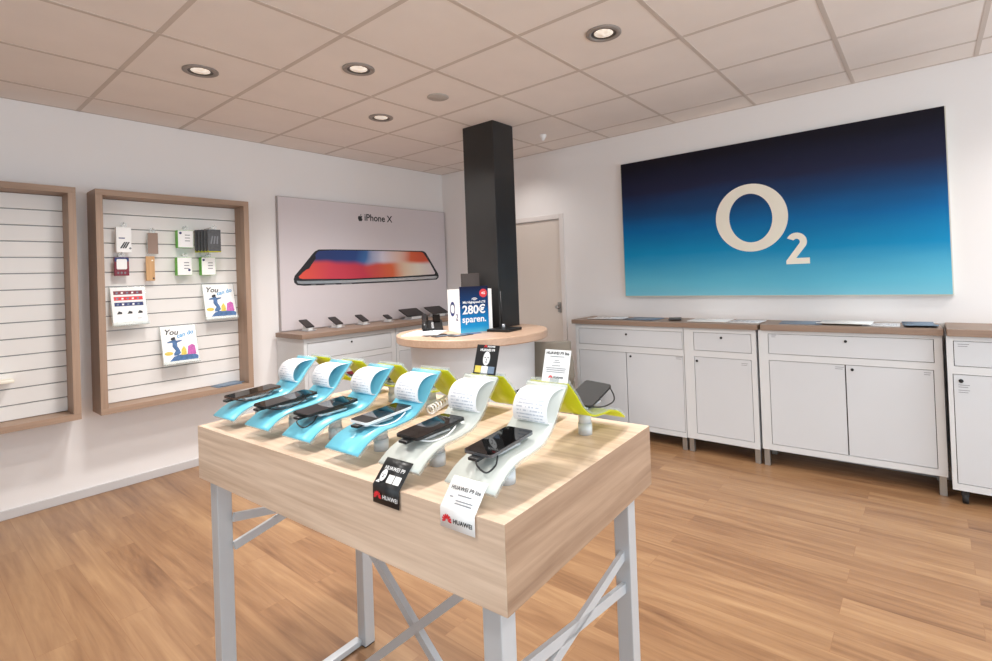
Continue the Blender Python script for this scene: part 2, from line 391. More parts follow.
    def build(s, name, mats, parent=None, loc=None, rot=None):
        bmesh.ops.recalc_face_normals(s.bm, faces=s.bm.faces)
        me = bpy.data.meshes.new(name); s.bm.to_mesh(me); s.bm.free()
        for m in (mats if isinstance(mats, (list, tuple)) else [mats]): me.materials.append(m)
        o = bpy.data.objects.new(name, me); COL.objects.link(o)
        if parent is not None: o.parent = parent
        if loc is not None: o.location = loc
        if rot is not None: o.rotation_euler = rot
        return o

def smooth_by_angle(o, deg=35):
    for f in o.data.polygons: f.use_smooth = True
    try: o.data.set_sharp_from_angle(angle=R(deg))
    except Exception: pass

def thing(name, label, cat, loc=(0, 0, 0), rot=(0, 0, 0), group=None):
    o = bpy.data.objects.new(name, None); COL.objects.link(o); o.empty_display_size = 0.1
    o.location = loc; o.rotation_euler = rot if isinstance(rot, (tuple, list)) else (0, 0, rot)
    o['label'] = label; o['category'] = cat
    if group: o['group'] = group
    return o
def tag(o, label, cat, group=None, kind=None):
    o['label'] = label; o['category'] = cat
    if group: o['group'] = group
    if kind: o['kind'] = kind
    return o
def struct(o): o['kind'] = 'structure'; return o

KIDS = {}
def copy_tree(o, parent=None):
    c = o.copy(); COL.objects.link(c)
    if parent is not None: c.parent = parent
    for ch in [q for q in list(COL.objects) if q.parent == o]: copy_tree(ch, c)
    return c

def catmull(pts, n=6):
    out = []; P = [tuple(2 * a - b for a, b in zip(pts[0], pts[1]))] + list(pts) + [tuple(2 * a - b for a, b in zip(pts[-1], pts[-2]))]
    for i in range(1, len(P) - 2):
        for k in range(n):
            t = k / n
            out.append(tuple(0.5 * (2 * P[i][j] + (P[i + 1][j] - P[i - 1][j]) * t + (2 * P[i - 1][j] - 5 * P[i][j] + 4 * P[i + 1][j] - P[i + 2][j]) * t * t
                       + (3 * P[i][j] - P[i - 1][j] - 3 * P[i + 1][j] + P[i + 2][j]) * t ** 3) for j in range(len(pts[0]))))
    out.append(tuple(pts[-1])); return out

def ellipse(cx, cy, rx, ry, n=48, rot=0.0):
    return [(cx + rx * math.cos(t) * math.cos(rot) - ry * math.sin(t) * math.sin(rot), cy + rx * math.cos(t) * math.sin(rot) + ry * math.sin(t) * math.cos(rot))
            for t in (2 * PI * k / n for k in range(n))]

def rrect(x0, x1, y0, y1, r, n=5):
    out = []
    for cx, cy, a in ((x1 - r, y1 - r, 0), (x0 + r, y1 - r, 90), (x0 + r, y0 + r, 180), (x1 - r, y0 + r, 270)):
        for k in range(n + 1):
            t = R(a + 90 * k / n); out.append((cx + r * math.cos(t), cy + r * math.sin(t)))
    return out

def lettering(name, body, size, mat, parent, matrix, bold=0.0, ext=0.0006, align='CENTER', shear=0.0, space=1.0, xs=1.0):
    """text built as a mesh: reads along local X with Y up, facing +Z, then moved by matrix"""
    cu = bpy.data.curves.new(name, 'FONT'); cu.body = body; cu.size = size; cu.align_x = align; cu.align_y = 'CENTER'
    cu.extrude = ext; cu.offset = bold; cu.shear = shear; cu.space_character = space; cu.resolution_u = 4
    ob = bpy.data.objects.new(name, cu); COL.objects.link(ob)
    dg = bpy.context.evaluated_depsgraph_get(); dg.update()
    me = bpy.data.meshes.new_from_object(ob.evaluated_get(dg)); bpy.data.objects.remove(ob); bpy.data.curves.remove(cu)
    me.materials.clear(); me.materials.append(mat)
    me.transform(Matrix.Diagonal((xs, 1, 1, 1))); me.transform(matrix)
    o = bpy.data.objects.new(name, me); COL.objects.link(o); o.parent = parent
    return o

def frame_mat(origin, right, up):
    r = Vector(right).normalized(); u = Vector(up); u = (u - r * u.dot(r)).normalized(); n = r.cross(u)
    return Matrix(((r.x, u.x, n.x, origin[0]), (r.y, u.y, n.y, origin[1]), (r.z, u.z, n.z, origin[2]), (0, 0, 0, 1)))

def flat_poly(name, poly, mat, parent, matrix, th=0.0006):
    mb = MB(); mb.prism(poly, 'z', 0, th); o = mb.build(name, mat, parent)
    o.data.transform(matrix); return o

# ------------------------------------------------------------------ room
XW, YW, CZ = 3.42, 1.054, 2.67
XB, YB = -2.7, -6.3
struct(MB().box(XB - .1, XW + .1, YB - .1, YW + .1, -0.1, 0.0).build('floor', M['floor']))
ceil = struct(MB().box(XB - .1, XW + .1, YB - .1, YW + .1, CZ, CZ + .1).build('ceiling', M['ceil']))
struct(MB().box(XB - .1, XW + .1, YW, YW + .1, 0, CZ).build('wall_left', M['wall']))
sy0, sy1 = -5.2, -1.4  # unseen side window, added to light the faces turned towards it
w = MB(); w.box(XB - .1, XB, YB, sy0, 0, CZ); w.box(XB - .1, XB, sy1, YW, 0, CZ); w.box(XB - .1, XB, sy0, sy1, 0, .25); w.box(XB - .1, XB, sy0, sy1, 2.45, CZ)
struct(w.build('wall_side', M['rearwall']))
wf = MB()
for k in range(3):
    y = sy0 + (sy1 - sy0) * k / 2
    wf.box(XB - .08, XB - .02, max(sy0, y - .03), min(sy1, y + .03), .25, 2.45)
wf.box(XB - .08, XB - .02, sy0, sy1, .25, .30); wf.box(XB - .08, XB - .02, sy0, sy1, 2.40, 2.45)
wso = struct(wf.build('added_side_window', M['steel']))
for k in range(2):
    a = sy0 + (sy1 - sy0) * k / 2 + .03; b_ = sy0 + (sy1 - sy0) * (k + 1) / 2 - .03
    MB().box(XB - .055, XB - .049, a, b_, .30, 2.40).build('pane', M['glass'], wso)
# right wall with a door opening
DY0, DY1, DZ = -0.69, 0.25, 2.02
w = MB()
w.box(XW, XW + .1, YB, DY0, 0, CZ); w.box(XW, XW + .1, DY1, YW, 0, CZ); w.box(XW, XW + .1, DY0, DY1, DZ, CZ)
struct(w.build('wall_right', M['wall']))
d = struct(MB().box(XW + .006, XW + .046, DY0 + .05, DY1 - .05, 0.003, DZ - .053, 0.002).build('door_1', M['door']))
fr = MB()
fr.box(XW - .012, XW + .1, DY0, DY0 + .048, 0, DZ, 0.003); fr.box(XW - .012, XW + .1, DY1 - .048, DY1, 0, DZ, 0.003); fr.box(XW - .012, XW + .1, DY0 + .048, DY1 - .048, DZ - .048, DZ, 0.003)
fr.build('door_frame', M['doorframe'], d)
hd = MB(); hd.cyl((XW + .006, -.602, 1.085), (XW - .03, -.602, 1.085), .010, 16); hd.cyl((XW - .03, -.602, 1.085), (XW - .055, -.602, 1.085), .022, 20, 0, .016); hd.box(XW - .002, XW + .006, -.622, -.582, 1.03, 1.13, .003)
hd.build('door_handle', M['steel'], d)
# shop window wall behind the viewer
wx0, wx1, wz0, wz1 = -2.2, 3.0, 0.25, 2.45
w = MB()
w.box(XB, wx0, YB - .1, YB, 0, CZ); w.box(wx1, XW, YB - .1, YB, 0, CZ); w.box(wx0, wx1, YB - .1, YB, 0, wz0); w.box(wx0, wx1, YB - .1, YB, wz1, CZ)
struct(w.build('wall_rear', M['rearwall']))
wf = MB()
for k in range(4):
    x = wx0 + (wx1 - wx0) * k / 3
    wf.box(max(wx0, x - .03), min(wx1, x + .03), YB - .08, YB - .02, wz0, wz1)
wf.box(wx0, wx1, YB - .08, YB - .02, wz0, wz0 + .05); wf.box(wx0, wx1, YB - .08, YB - .02, wz1 - .05, wz1)
wfo = struct(wf.build('window_1', M['steel']))
for k in range(3):
    a = wx0 + (wx1 - wx0) * k / 3 + .03; b_ = wx0 + (wx1 - wx0) * (k + 1) / 3 - .03
    MB().box(a, b_, YB - .055, YB - .049, wz0 + .05, wz1 - .05).build('pane', M['glass'], wfo)
struct(MB().box(XB, 1.36, YW - .014, YW, 0, .06, 0.004).build('baseboard_left', M['base']))
struct(MB().box(XW - .014, XW, YB, DY0, 0, .06, 0.004).build('baseboard_right', M['base']))
# suspended ceiling rails
g = MB()
for a in range(-5, 6):
    x = .6205 * a + .008
    if XB < x < XW: g.box(x - .012, x + .012, YB, YW, CZ - .0015, CZ + .001)
for b_ in range(-1, 11):
    y = -.639 * b_ + .043
    if YB < y < YW: g.box(XB, XW, y - .012, y + .012, CZ - .002, CZ + .001)
g.box(XB, XW, YW - .02, YW, CZ - .0015, CZ + .001); g.box(XW - .02, XW, YB, YW, CZ - .0015, CZ + .001)
g.build('ceiling_rails', M['tbar'], ceil)
# black column
c = MB(); c.box(2.222, 2.478, -.836, -.498, 0, CZ, 0.006); struct(c.build('column', M['column']))

# ------------------------------------------------------------------ ceiling fixtures
def downlight(x, y, label):
    t = thing('downlight', label, 'ceiling light', (x, y, CZ), group='recessed ceiling lights')
    MB().lathe([(.066, .001), (.092, .001), (.092, -.006), (.082, -.010), (.066, -.008), (.066, .001)], seg=40, caps=False).build('trim_ring', M['lampring'], t)
    MB().lathe([(.066, -.004), (.064, -.001), (.052, -.003), (.050, -.0015)], seg=36, caps=False).build('reflector', M['lampin'], t)
    MB().lathe([(.050, -.0015), (.040, -.005), (.001, -.006)], seg=30, caps=False).build('lamp', M['lamp'], t)
    return t
LIGHTS = [(.315, -.262, 'recessed ceiling light nearest the left wall, above the slat displays'), (.924, -.93, 'recessed ceiling light nearest left of the round ceiling speaker'),
          (1.566, -.271, 'small far recessed ceiling light nearest the back corner'), (1.533, -2.228, 'large near recessed ceiling light, furthest right in the photo'),
          (.3, -2.25, ''), (-1.0, -2.25, ''), (.3, -4.2, ''), (1.6, -4.2, ''), (2.75, -4.5, ''), (2.92, -.32, 'added unseen ceiling light behind the black column')]  # last entry: unseen lamp and fixture added to brighten the door
for i, (x, y, lb) in enumerate(LIGHTS):
    if lb: downlight(x, y, lb)
    l = bpy.data.lights.new('downlight_lamp', 'SPOT'); l.energy = 26 if i == len(LIGHTS) - 1 or (x, y) == (2.92, -.32) else 120 if i in (0, 2) else (95 if i == 1 else 80); l.color = (1, .965, .925); l.spot_size = R(140); l.spot_blend = 0.9; l.shadow_soft_size = 0.12
    o = bpy.data.objects.new('downlight_lamp', l); o.location = (x, y, CZ - .03); COL.objects.link(o)
t = MB(); t.lathe([(.074, 0), (.074, -.004), (.066, -.008), (.001, -.009)], (0, 0, 0), 40, caps=False)
tag(t.build('ceiling_speaker', M['speaker'], None, (1.57, -.911, CZ)), 'flat round grey speaker disc in the ceiling', 'speaker')
t = MB(); t.lathe([(.03, 0), (.03, -.012), (.02, -.03), (.012, -.05), (.001, -.052)], (0, 0, 0), 24, caps=False)
tag(t.build('ceiling_sensor', M['white'], None, (2.885, -.858, CZ)), 'little pale sensor hanging from the ceiling right of the black column', 'sensor')

# ------------------------------------------------------------------ blue wall sign
SZ0, SZ1, SY0, SY1 = 1.185, 2.39, -3.636, -1.356
sg = thing('wall_sign', 'large blue gradient sign with cream lettering on the right wall', 'sign', (XW, 0, SZ0))
m = MB(); m.box(-.038, -.002, SY0, SY1, 0, SZ1 - SZ0)
pn = m.build('sign_board', [M['edge']], sg)
MB().box(-.0405, -.038, SY0 + .006, SY1 - .006, .008, SZ1 - SZ0).build('printed_face', M['sign'], sg)
# ring letter and digit; letters read along -Y seen from the room
SM = frame_mat((-.0405, 0, 0), (0, -1, 0), (0, 0, 1))
zc = 1.80 - SZ0
mb = MB(); mb.ring_prism(ellipse(2.452, zc - .004, .262, .264, 64, R(35)), ellipse(2.450, zc - .006, .157, .190, 64, R(6)), 'z', 0, .002)
o = mb.build('letter_ring', M['cream'], sg); o.data.transform(SM)
def digit2(x0, y0, w, h, s):
    """outline of a bold 2 as polygon"""
    cx, r = x0 + w * .47, w * .44
    out = []
    cyy = y0 + h - r
    outer = [(cx + r * math.cos(R(a)), cyy + r * math.sin(R(a))) for a in range(155, -36, -12)]
    inner = [(cx + (r - s) * math.cos(R(a)), cyy + (r - s) * math.sin(R(a))) for a in range(-32, 149, 12)]
    return outer + [(x0 + s * 1.45, y0 + s * .95), (x0 + w, y0 + s * .95), (x0 + w, y0), (x0, y0), (x0, y0 + s * .55)] + inner
mb = MB(); mb.prism(digit2(2.69, 1.423 - SZ0, .155, .232, .046), 'z', 0, .002); o = mb.build('letter_digit', M['cream'], sg); o.data.transform(SM)

# ------------------------------------------------------------------ phone poster panel on the left wall
PX0, PX1, PZ0, PZ1 = 1.372, 3.405, .99, 2.212
pp = thing('wall_panel', 'pale lilac poster panel showing a giant smartphone on the left wall', 'poster', (PX0, YW, PZ0))
MB().box(0, PX1 - PX0, -.04, -.002, 0, PZ1 - PZ0, .002).build('board', [M['panel_edge']], pp)
MB().box(.004, PX1 - PX0 - .004, -.0412, -.040, .004, PZ1 - PZ0 - .006).build('printed_face', M['panel'], pp)
PM = frame_mat((-PX0, -.0412, -PZ0), (1, 0, 0), (0, 0, 1))
body = [[1.5107, 1.4874], [1.5913, 1.5756], [1.6911, 1.6892], [1.72, 1.717], [1.757, 1.7335], [1.9116, 1.7374], [2.2801, 1.7388], [2.6935, 1.7386], [3.0382, 1.7385], [3.075, 1.731], [3.0977, 1.7131], [3.1791, 1.6005], [3.2694, 1.4758], [3.280, 1.45], [3.2774, 1.4277], [3.2456, 1.4037], [2.6788, 1.3934], [2.0775, 1.3901], [1.6008, 1.3922], [1.531, 1.4002], [1.5046, 1.4232], [1.500, 1.455]]
silver = [[1.5276, 1.4425], [1.5709, 1.4367], [2.0791, 1.4306], [2.6806, 1.4358], [3.235, 1.4478], [3.2599, 1.4358], [3.2334, 1.4155], [2.6794, 1.4075], [2.0781, 1.4047], [1.5856, 1.4092], [1.5391, 1.4153]]
scr = [[1.549, 1.4791], [1.6219, 1.5452], [1.7151, 1.6742], [1.74, 1.707], [1.7662, 1.7194], [1.9112, 1.7279], [2.2797, 1.7288], [2.6931, 1.728], [3.0137, 1.727], [3.045, 1.72], [3.0656, 1.7034], [3.1537, 1.5911], [3.2241, 1.4861], [3.222, 1.474], [3.2106, 1.4674], [2.6813, 1.4517], [2.0796, 1.4452], [1.5872, 1.4556], [1.556, 1.463]]
notch = [[1.5823, 1.5107], [1.6564, 1.6006], [1.7039, 1.6617], [1.718, 1.682], [1.7258, 1.6512], [1.6796, 1.5901], [1.6541, 1.5523], [1.6256, 1.5433]]
flat_poly('phone_body_print', body, M['ink'], pp, PM, .0004)
flat_poly('phone_edge_print', silver, M['silver'], pp, PM, .0008)
so = MB().prism([(x - 1.549, z - 1.445) for x, z in scr], 'y', -.0008, 0).build('phone_screen_print', M['swirl'], pp, (1.549 - PX0, -.0412, 1.445 - PZ0))
flat_poly('phone_notch_print', notch, M['ink'], pp, PM, .0012)
for xa, xb in ((1.66, 1.72), (1.80, 1.93), (1.98, 2.11)):
    flat_poly('phone_button_print', [(xa, 1.392), (xb, 1.392), (xb - .01, 1.401), (xa + .01, 1.401)], M['greyink'], pp, PM, .0008)
apple = [(0, .80), (.14, .86), (.30, .88), (.42, .82), (.34, .70), (.31, .56), (.35, .43), (.45, .34), (.38, .18), (.27, .04), (.16, 0), (.05, .04), (-.05, .04), (-.16, 0), (-.28, .06), (-.39, .22), (-.46, .42), (-.46, .60), (-.40, .76), (-.28, .86), (-.14, .86)]
leaf = [(0, .90), (.03, 1.04), (.12, 1.15), (.24, 1.20), (.22, 1.07), (.13, .95)]
for nm, pl in (('logo_print', apple), ('logo_leaf_print', leaf)):
    flat_poly(nm, [(2.228 + x * .058, 2.033 + y * .062) for x, y in pl], M['ink'], pp, PM, .0006)
lettering('lettering', 'iPhone X', .098, M['ink'], pp, PM @ Matrix.Translation((2.452, 2.073, .0003)), .0018, .0003, xs=0.96)

# ------------------------------------------------------------------ slat wall displays
def slat_display(x0, x1, z0, z1, label):
    t = thing('slat_display', label, 'display board', ((x0 + x1) / 2, YW, z0))
    W_, H_ = x1 - x0, z1 - z0; f = .040; dp = .224
    b = MB(); a = -W_ / 2
    b.box(a, -a, -dp, -.001, 0, f, .0015, 0); b.box(a, -a, -dp, -.001, H_ - f, H_, .0015, 0)
    b.box(a, a + f, -dp, -.001, f, H_ - f, .0015, 1); b.box(-a - f, -a, -dp, -.001, f, H_ - f, .0015, 1)
    b.build('frame', [M['frame_x'], M['frame_z']], t)
    s = MB(); zs = [1.957 - .1035 * k - z0 for k in range(-1, 14)]
    zs = [z for z in zs if f + .02 < z < H_ - f - .01]
    zz = [f] + sorted(zs) + [H_ - f]
    for lo, hi in zip(zz, zz[1:]): s.box(a + f, -a - f, -.054, -.034, lo + .0035, hi - .0035, .002)
    s.build('slat_panel', M['slat'], t)
    MB().box(a + f, -a - f, -.034, -.001, f, H_ - f).build('groove_backing', M['groove'], t)
    return t
slat_display(.044, 1.040, .578, 2.104, 'oak framed white slat display hung with phone cases, centre of the left wall')
slat_display(-1.25, -.056, .580, 2.100, 'oak framed empty white slat display cut off at the left edge')
YP = YW - .054
def hook(parent, x, z, ln, drop=0.0):
    """wire hook; x,z local"""
    return MB().tube([(x, 0, z), (x, -ln * .5, z), (x, -ln, z + .004), (x, -ln - .012, z + .016)], .0022, 6).build('hook_wire', M['steel'], parent)
def pack(name, label, cat, x0, x1, z0, z1, depth, front, side, yoff=.045, tab=True):
    xc = (x0 + x1) / 2
    t = thing(name, label, cat, (xc, YP, z0)); h = z1 - z0; w2 = (x1 - x0) / 2
    b = MB(); b.box(-w2, w2, -yoff - depth, -yoff, 0, h, .002); b.build('box', side, t)
    MB().box(-w2 + .002, w2 - .002, -yoff - depth - .001, -yoff - depth, .002, h - .002).build('printed_face', front, t)
    if tab:
        b = MB(); b.ring_prism(rrect(-.018, .018, h, h + .03, .006, 3), ellipse(0, h + .017, .008, .005, 24), 'y', -yoff - depth, -yoff - depth + .001)
        b.build('hang_tab', M['clearfilm'], t)
        hook(t, 0, h + .018, yoff + depth)
    return t
p_ = pack('accessory_pack', 'white blister pack with dark slanted bars, top left on the slat display', 'package', .174, .262, 1.680, 1.860, .03, M['whitecard'], M['whitecard'])
FM = frame_mat((0, -.0762, 0), (1, 0, 0), (0, 0, 1))
for k in range(3): flat_poly('bar_print', [(-.024 + k * .013, .03), (-.014 + k * .013, .03), (.010 + k * .012, .075), (.001 + k * .012, .075)], M['ink'], p_, FM)
flat_poly('name_print', [(-.03, .098), (.006, .098), (.006, .106), (-.03, .106)], M['navyink'], p_, FM)
flat_poly('dot_print', ellipse(.036, .03, .007, .007, 16), M['greyink'], p_, FM)
p_ = pack('cable_pack', 'small navy and maroon pack with clear window, left under the white blister pack', 'package', .162, .247, 1.516, 1.648, .02, M['maroon'], M['maroon'])
FM = frame_mat((0, -.0662, 0), (1, 0, 0), (0, 0, 1))
flat_poly('window_print', rrect(-.03, .03, .045, .118, .008), M['whitecard'], p_, FM)
flat_poly('arch_print', rrect(-.041, .041, .100, .130, .006), M['navyink'], p_, FM, .0003)
for k in range(3): flat_poly('mark_print', ellipse(-.022 + .02 * k, .02, .006, .008, 12), M['greyink'], p_, FM)
p_ = pack('phone_case', 'taupe phone case in clear pack, second from left in the top row', 'phone case', .362, .430, 1.672, 1.830, .014, M['taupe'], M['clear'])
p_ = pack('phone_case', 'slim bamboo phone case hanging under the taupe case', 'phone case', .351, .405, 1.475, 1.655, .012, M['kraft'], M['kraft'], tab=False)
FM = frame_mat((0, -.0582, 0), (1, 0, 0), (0, 0, 1))
flat_poly('camera_hole_print', ellipse(.012, .15, .006, .006, 16), M['cream'], p_, FM)
flat_poly('logo_dot', ellipse(.018, .018, .006, .006, 16), M['ink'], p_, FM)
for nm, x0, x1, z0, z1, lb in (('green_pack', .554, .660, 1.722, 1.856, 'green edged white box hanging in the top row beside the dark stack'), ('green_pack', .546, .647, 1.510, 1.648, 'green edged white box hanging directly below another green box, left one of the lower pair'),
                               ('green_pack', .712, .815, 1.508, 1.650, 'green edged white box under the dark stack of packs')):
    p_ = pack('accessory_box', lb, 'package', x0, x1, z0, z1, .05, M['whitecard'], M['green'], .02)
    p_['group'] = 'green edged boxes on the slat display'
    FM = frame_mat((0, -.0712, 0), (1, 0, 0), (0, 0, 1)); h = z1 - z0
    dx, dz = ((-.034, h - .022), (.03, .04), (-.036, h - .022))[(0 if 'top row' in lb else 1 if 'left one' in lb else 2)]
    flat_poly('dot_print', ellipse(dx, dz, .009, .009, 20), M['navyink'], p_, FM)
    for k in range(3): flat_poly('line_print', rrect(-.005, .03, .05 + .022 * k, .056 + .022 * k, .001, 1), M['greyink'], p_, FM)
for k in range(5):     # row of packs on one hook, each a thing of its own
    pos = ('front', 'second', 'third', 'fourth', 'rearmost')[k]
    y_ = .200 - k * .034
    p_ = pack('case_pack', 'dark grey phone case pack with lime base, %s in the row on the right hook' % pos, 'phone case', .718 - .010 * k, .812 - .010 * k, 1.688 + .001 * k, 1.860 + .001 * k, .012, M['darkgrey'], M['darkgrey'], y_ - .02, tab=(k == 0))
    p_['group'] = 'dark phone case packs on the right hook'
    MB().box(-.047, .047, -(y_ - .02) - .0125, -(y_ - .02) + .0002, -.004, .012, .001).build('lime_base', M['yellow'], p_)
    if k == 0:
        FM = frame_mat((0, -(y_ - .02) - .0132, 0), (1, 0, 0), (0, 0, 1))
        for q in range(3): flat_poly('mark_print', [(-.03 + .022 * q, .06), (-.02 + .022 * q, .06), (-.008 + .018 * q, .12), (-.018 + .018 * q, .12)], M['greyink'], p_, FM)
# leaflet holders with leaflets
def holder(xt0, xt1, zt, xb0, xb1, zb, what, label, hl):
    """leans out at the bottom: top edge near the board, bottom edge 6 cm further out"""
    yt, yb = .988, .915
    o = Vector(((xb0 + xb1) / 2, yb, zb)); tp = Vector(((xt0 + xt1) / 2, yt, zt))
    up = tp - o; w = ((xt1 - xt0) + (xb1 - xb0)) / 2; h = up.length
    mt = frame_mat((0, 0, 0), (1, 0, 0), up)
    hd_ = thing('leaflet_holder', hl, 'holder', tuple(o), group='acrylic leaflet holders on the slat display')
    b = MB(); b.box(-w / 2 - .006, w / 2 + .006, -.006, h + .006, -.004, -.0015)
    b.box(-w / 2 - .006, w / 2 + .006, -.010, -.006, -.004, .018); b.box(-w / 2 - .006, w / 2 + .006, -.010, .016, .016, .018)
    q = b.build('back_plate', M['clear'], hd_); q.data.transform(mt)
    b = MB(); b.bar((0, h * .6, -.004), (0, h * .62, -.03), .05, .004); q = b.build('bracket', M['clear'], hd_); q.data.transform(mt)
    lf = thing('leaflet' if what == 'offers' else 'brochure', label, 'leaflet' if what == 'offers' else 'brochure', tuple(o))
    b = MB(); b.box(-w / 2, w / 2, 0, h, 0, .004); q = b.build('cover', M['whitecard'], lf); q.data.transform(mt)
    F = mt @ Matrix.Translation((0, 0, .0041))
    def P(nm, pl, m_, th=.0004): flat_poly(nm, [((x - .5) * w, y * h) for x, y in pl], m_, lf, F, th)
    if what == 'offers':
        for k, (mm, y) in enumerate((('maroon', .80), ('red', .645), ('navyink', .49))):
            P('banner_print', [(.08, y), (.92, y), (.92, y + .10), (.08, y + .10)], M[mm])
            for j in range(5): P('banner_mark_print', [(.14 + .15 * j, y + .025), (.2 + .15 * j, y + .025), (.21 + .15 * j, y + .07), (.15 + .15 * j, y + .07)], M['whitecard'] if j % 2 else M['slateblue'], .0007)
        for j in range(3): P('item_print', [(.12 + .3 * j, .28), (.27 + .3 * j, .28), (.27 + .3 * j, .33), (.18 + .3 * j, .36)], M['ink'])
        P('line_print', [(.7, .14), (.82, .14), (.82, .155), (.7, .155)], M['greyink'])
    else:
        lettering('lettering', 'You', .056, M['ink'], lf, F @ Matrix.Translation((-.22 * w, h * .83, .0003)) @ Matrix.Rotation(R(-4), 4, 'Z'), .0012, .0003, shear=.2)
        lettering('lettering', 'can do', .044, M['cyanink'], lf, F @ Matrix.Translation((.17 * w, h * .76, .0003)) @ Matrix.Rotation(R(14), 4, 'Z'), .0012, .0003, shear=.2)
        P('ground_print', [(.16, .06), (.98, .05), (.99, .15), (.88, .2), (.5, .22), (.3, .18)], M['blueink'])
        P('figure_print', [(.3, .2), (.42, .2), (.5, .26), (.47, .36), (.42, .44), (.42, .54), (.56, .58), (.56, .61), (.40, .60), (.37, .68), (.26, .69), (.29, .62), (.15, .58), (.15, .55), (.29, .55), (.28, .44), (.36, .33), (.3, .26)], M['blueink'], .0006)
        P('figure_hair_print', ellipse(.32, .66, .07, .035, 16, .3), M['ink'], .0008)
        P('bag_print', [(.5, .2), (.66, .2), (.66, .34), (.6, .44), (.52, .34)], M['yellowink'], .0006)
        P('suitcase_print', [(.68, .2), (.94, .19), (.92, .42), (.84, .47), (.72, .42)], M['pinkink'], .0007)
        P('sand_print', ellipse(.16, .27, .12, .05, 20), M['yellowink'], .0003)
    return lf
holder(.128, .321, 1.432, .139, .350, 1.169, 'offers', 'white leaflet with maroon, red and blue banners in a holder', 'clear holder of the striped offers leaflet at left')
holder(.423, .652, 1.124, .435, .674, .849, 'art', 'illustrated brochure with blue figure, lower middle of the slat display', 'clear holder of the lower illustrated brochure')
holder(.713, .945, 1.432, .733, .957, 1.160, 'art', 'illustrated brochure with blue figure, upper right near the oak frame', 'clear holder of the upper illustrated brochure')
for k in range(2):
    b = MB(); b.box(-.095, .095, -.06, .055, 0, .005); q = b.build('booklet', M['slateblue'], None, (.865 + .02 * k, YW - .130 + .006 * k, .6185 + .0055 * k), (0, 0, R(6 + 9 * k)))
    tag(q, ('grey-blue booklet lying lower on the slat display ledge', 'grey-blue booklet lying on top of another on the slat display ledge')[k], 'booklet', 'booklets on the slat display ledge')
b = MB(); b.prism([(-.06, 0), (.03, 0), (.058, .012), (.062, .024), (-.06, .024)], 'z', 0, .012)
q = thing('shelf_bracket', 'pale yellowish shelf tip on the empty slat display at the left edge', 'shelf', (-.415, YP, .866))
MB().box(-.06, .058, -.09, 0, .0, .02, .006).build('shelf_plate', M['cream'], q)

# ------------------------------------------------------------------ right hand white cabinets
def fronts(t, y0, y1, xf, zb, zt, spec, axis='x', depth=.36, lockr=.009):
    """carcass with face frame; spec: list of (kind, ya, yb, za, zb, lock(y,z) or None). Local: x=0 is the front face, +x into the wall"""
    b = MB()
    b.box(.016, depth, y0, y1, zb, zt, .002)
    # face frame: strips between openings on a y/z grid
    ys = sorted({y0, y1, *[s[1] for s in spec], *[s[2] for s in spec]}); zs = sorted({zb, zt, *[s[3] for s in spec], *[s[4] for s in spec]})
    for a, c in zip(ys, ys[1:]):
        for e, f in zip(zs, zs[1:]):
            my, mz = (a + c) / 2, (e + f) / 2
            if not any(s[1] < my < s[2] and s[3] < mz < s[4] for s in spec) and c - a > 1e-5 and f - e > 1e-5: b.box(0, .0165, a, c, e, f)
    bmesh.ops.remove_doubles(b.bm, verts=b.bm.verts, dist=1e-6)
    b.build('carcass', M['cab'], t)
    m_ = MB()
    for s in spec: m_.box(.0145, .0158, s[1], s[2], s[3], s[4])
    m_.build('shadow_gap', M['gap'], t)  # dark sheet painted in as the shade of the gaps round the fronts
    for s in spec:
        gp = .0035
        p = MB().box(.001, .0145, s[1] + gp, s[2] - gp, s[3] + gp, s[4] - gp, .0008).build(s[0], M['cab_door'], t)
        if s[5]:
            k = MB(); k.cyl((.002, s[5][0], s[5][1]), (-.004, s[5][0], s[5][1]), lockr, 16); k.build('lock', M['black'], p)
        for (ly, lz, lw) in s[6:]:
            k = MB()
            for q in range(2): k.box(.0004, .0012, ly - lw * (1 - .15 * q), ly, lz - .012 * q - .003, lz - .012 * q)
            k.build('tiny_print', M['greyink'], p)
def feet(t, pts, h, s=.036):
    for x, y in pts:
        MB().box(x, x + s, y, y + s, 0, h, .002).build('leg', M['steel'], t)
XF = 3.05
t = thing('cabinet', 'white double door cabinet with drawer, furthest left under the blue sign', 'cabinet', (XF, -1.02, 0), group='white cabinets under the sign')
fronts(t, -.985, 0.0, XF, .10, .961, [('drawer', -.977, -.03, .785, .925, (-.497, .886)), ('door', -.49, -.03, .138, .735, None), ('door', -.977, -.49, .138, .735, (-.53, .704), (-.92, .725, .05))])
feet(t, [(.01, -.980), (.01, -.04), (.3, -.980), (.3, -.04)], .1)
t = thing('cabinet', 'narrow white single door cabinet with drawer under the blue sign', 'cabinet', (XF, -2.01, 0), group='white cabinets under the sign')
fronts(t, -.525, 0.0, XF, .105, .961, [('drawer', -.494, -.075, .788, .928, (-.283, .893)), ('door', -.49, -.075, .150, .742, (-.096, .708), (-.42, .715, .045))])
feet(t, [(.01, -.522), (.01, -.045), (.3, -.522), (.3, -.045)], .105)
t = thing('cabinet', 'wide white double door cabinet with drawer, right of the narrow one', 'cabinet', (XF, -2.552, 0), R(2.4), group='white cabinets under the sign')
fronts(t, -1.012, 0.0, XF, .118, .961, [('drawer', -.973, -.062, .795, .938, (-.525, .904), (-.085, .93, .03)), ('door', -.517, -.062, .158, .752, None, (-.46, .735, .05)), ('door', -.968, -.517, .158, .752, (-.555, .722), (-.92, .735, .035))], depth=.315)
feet(t, [(.01, -1.006), (.01, -.042), (.27, -1.006), (.27, -.042)], .118)
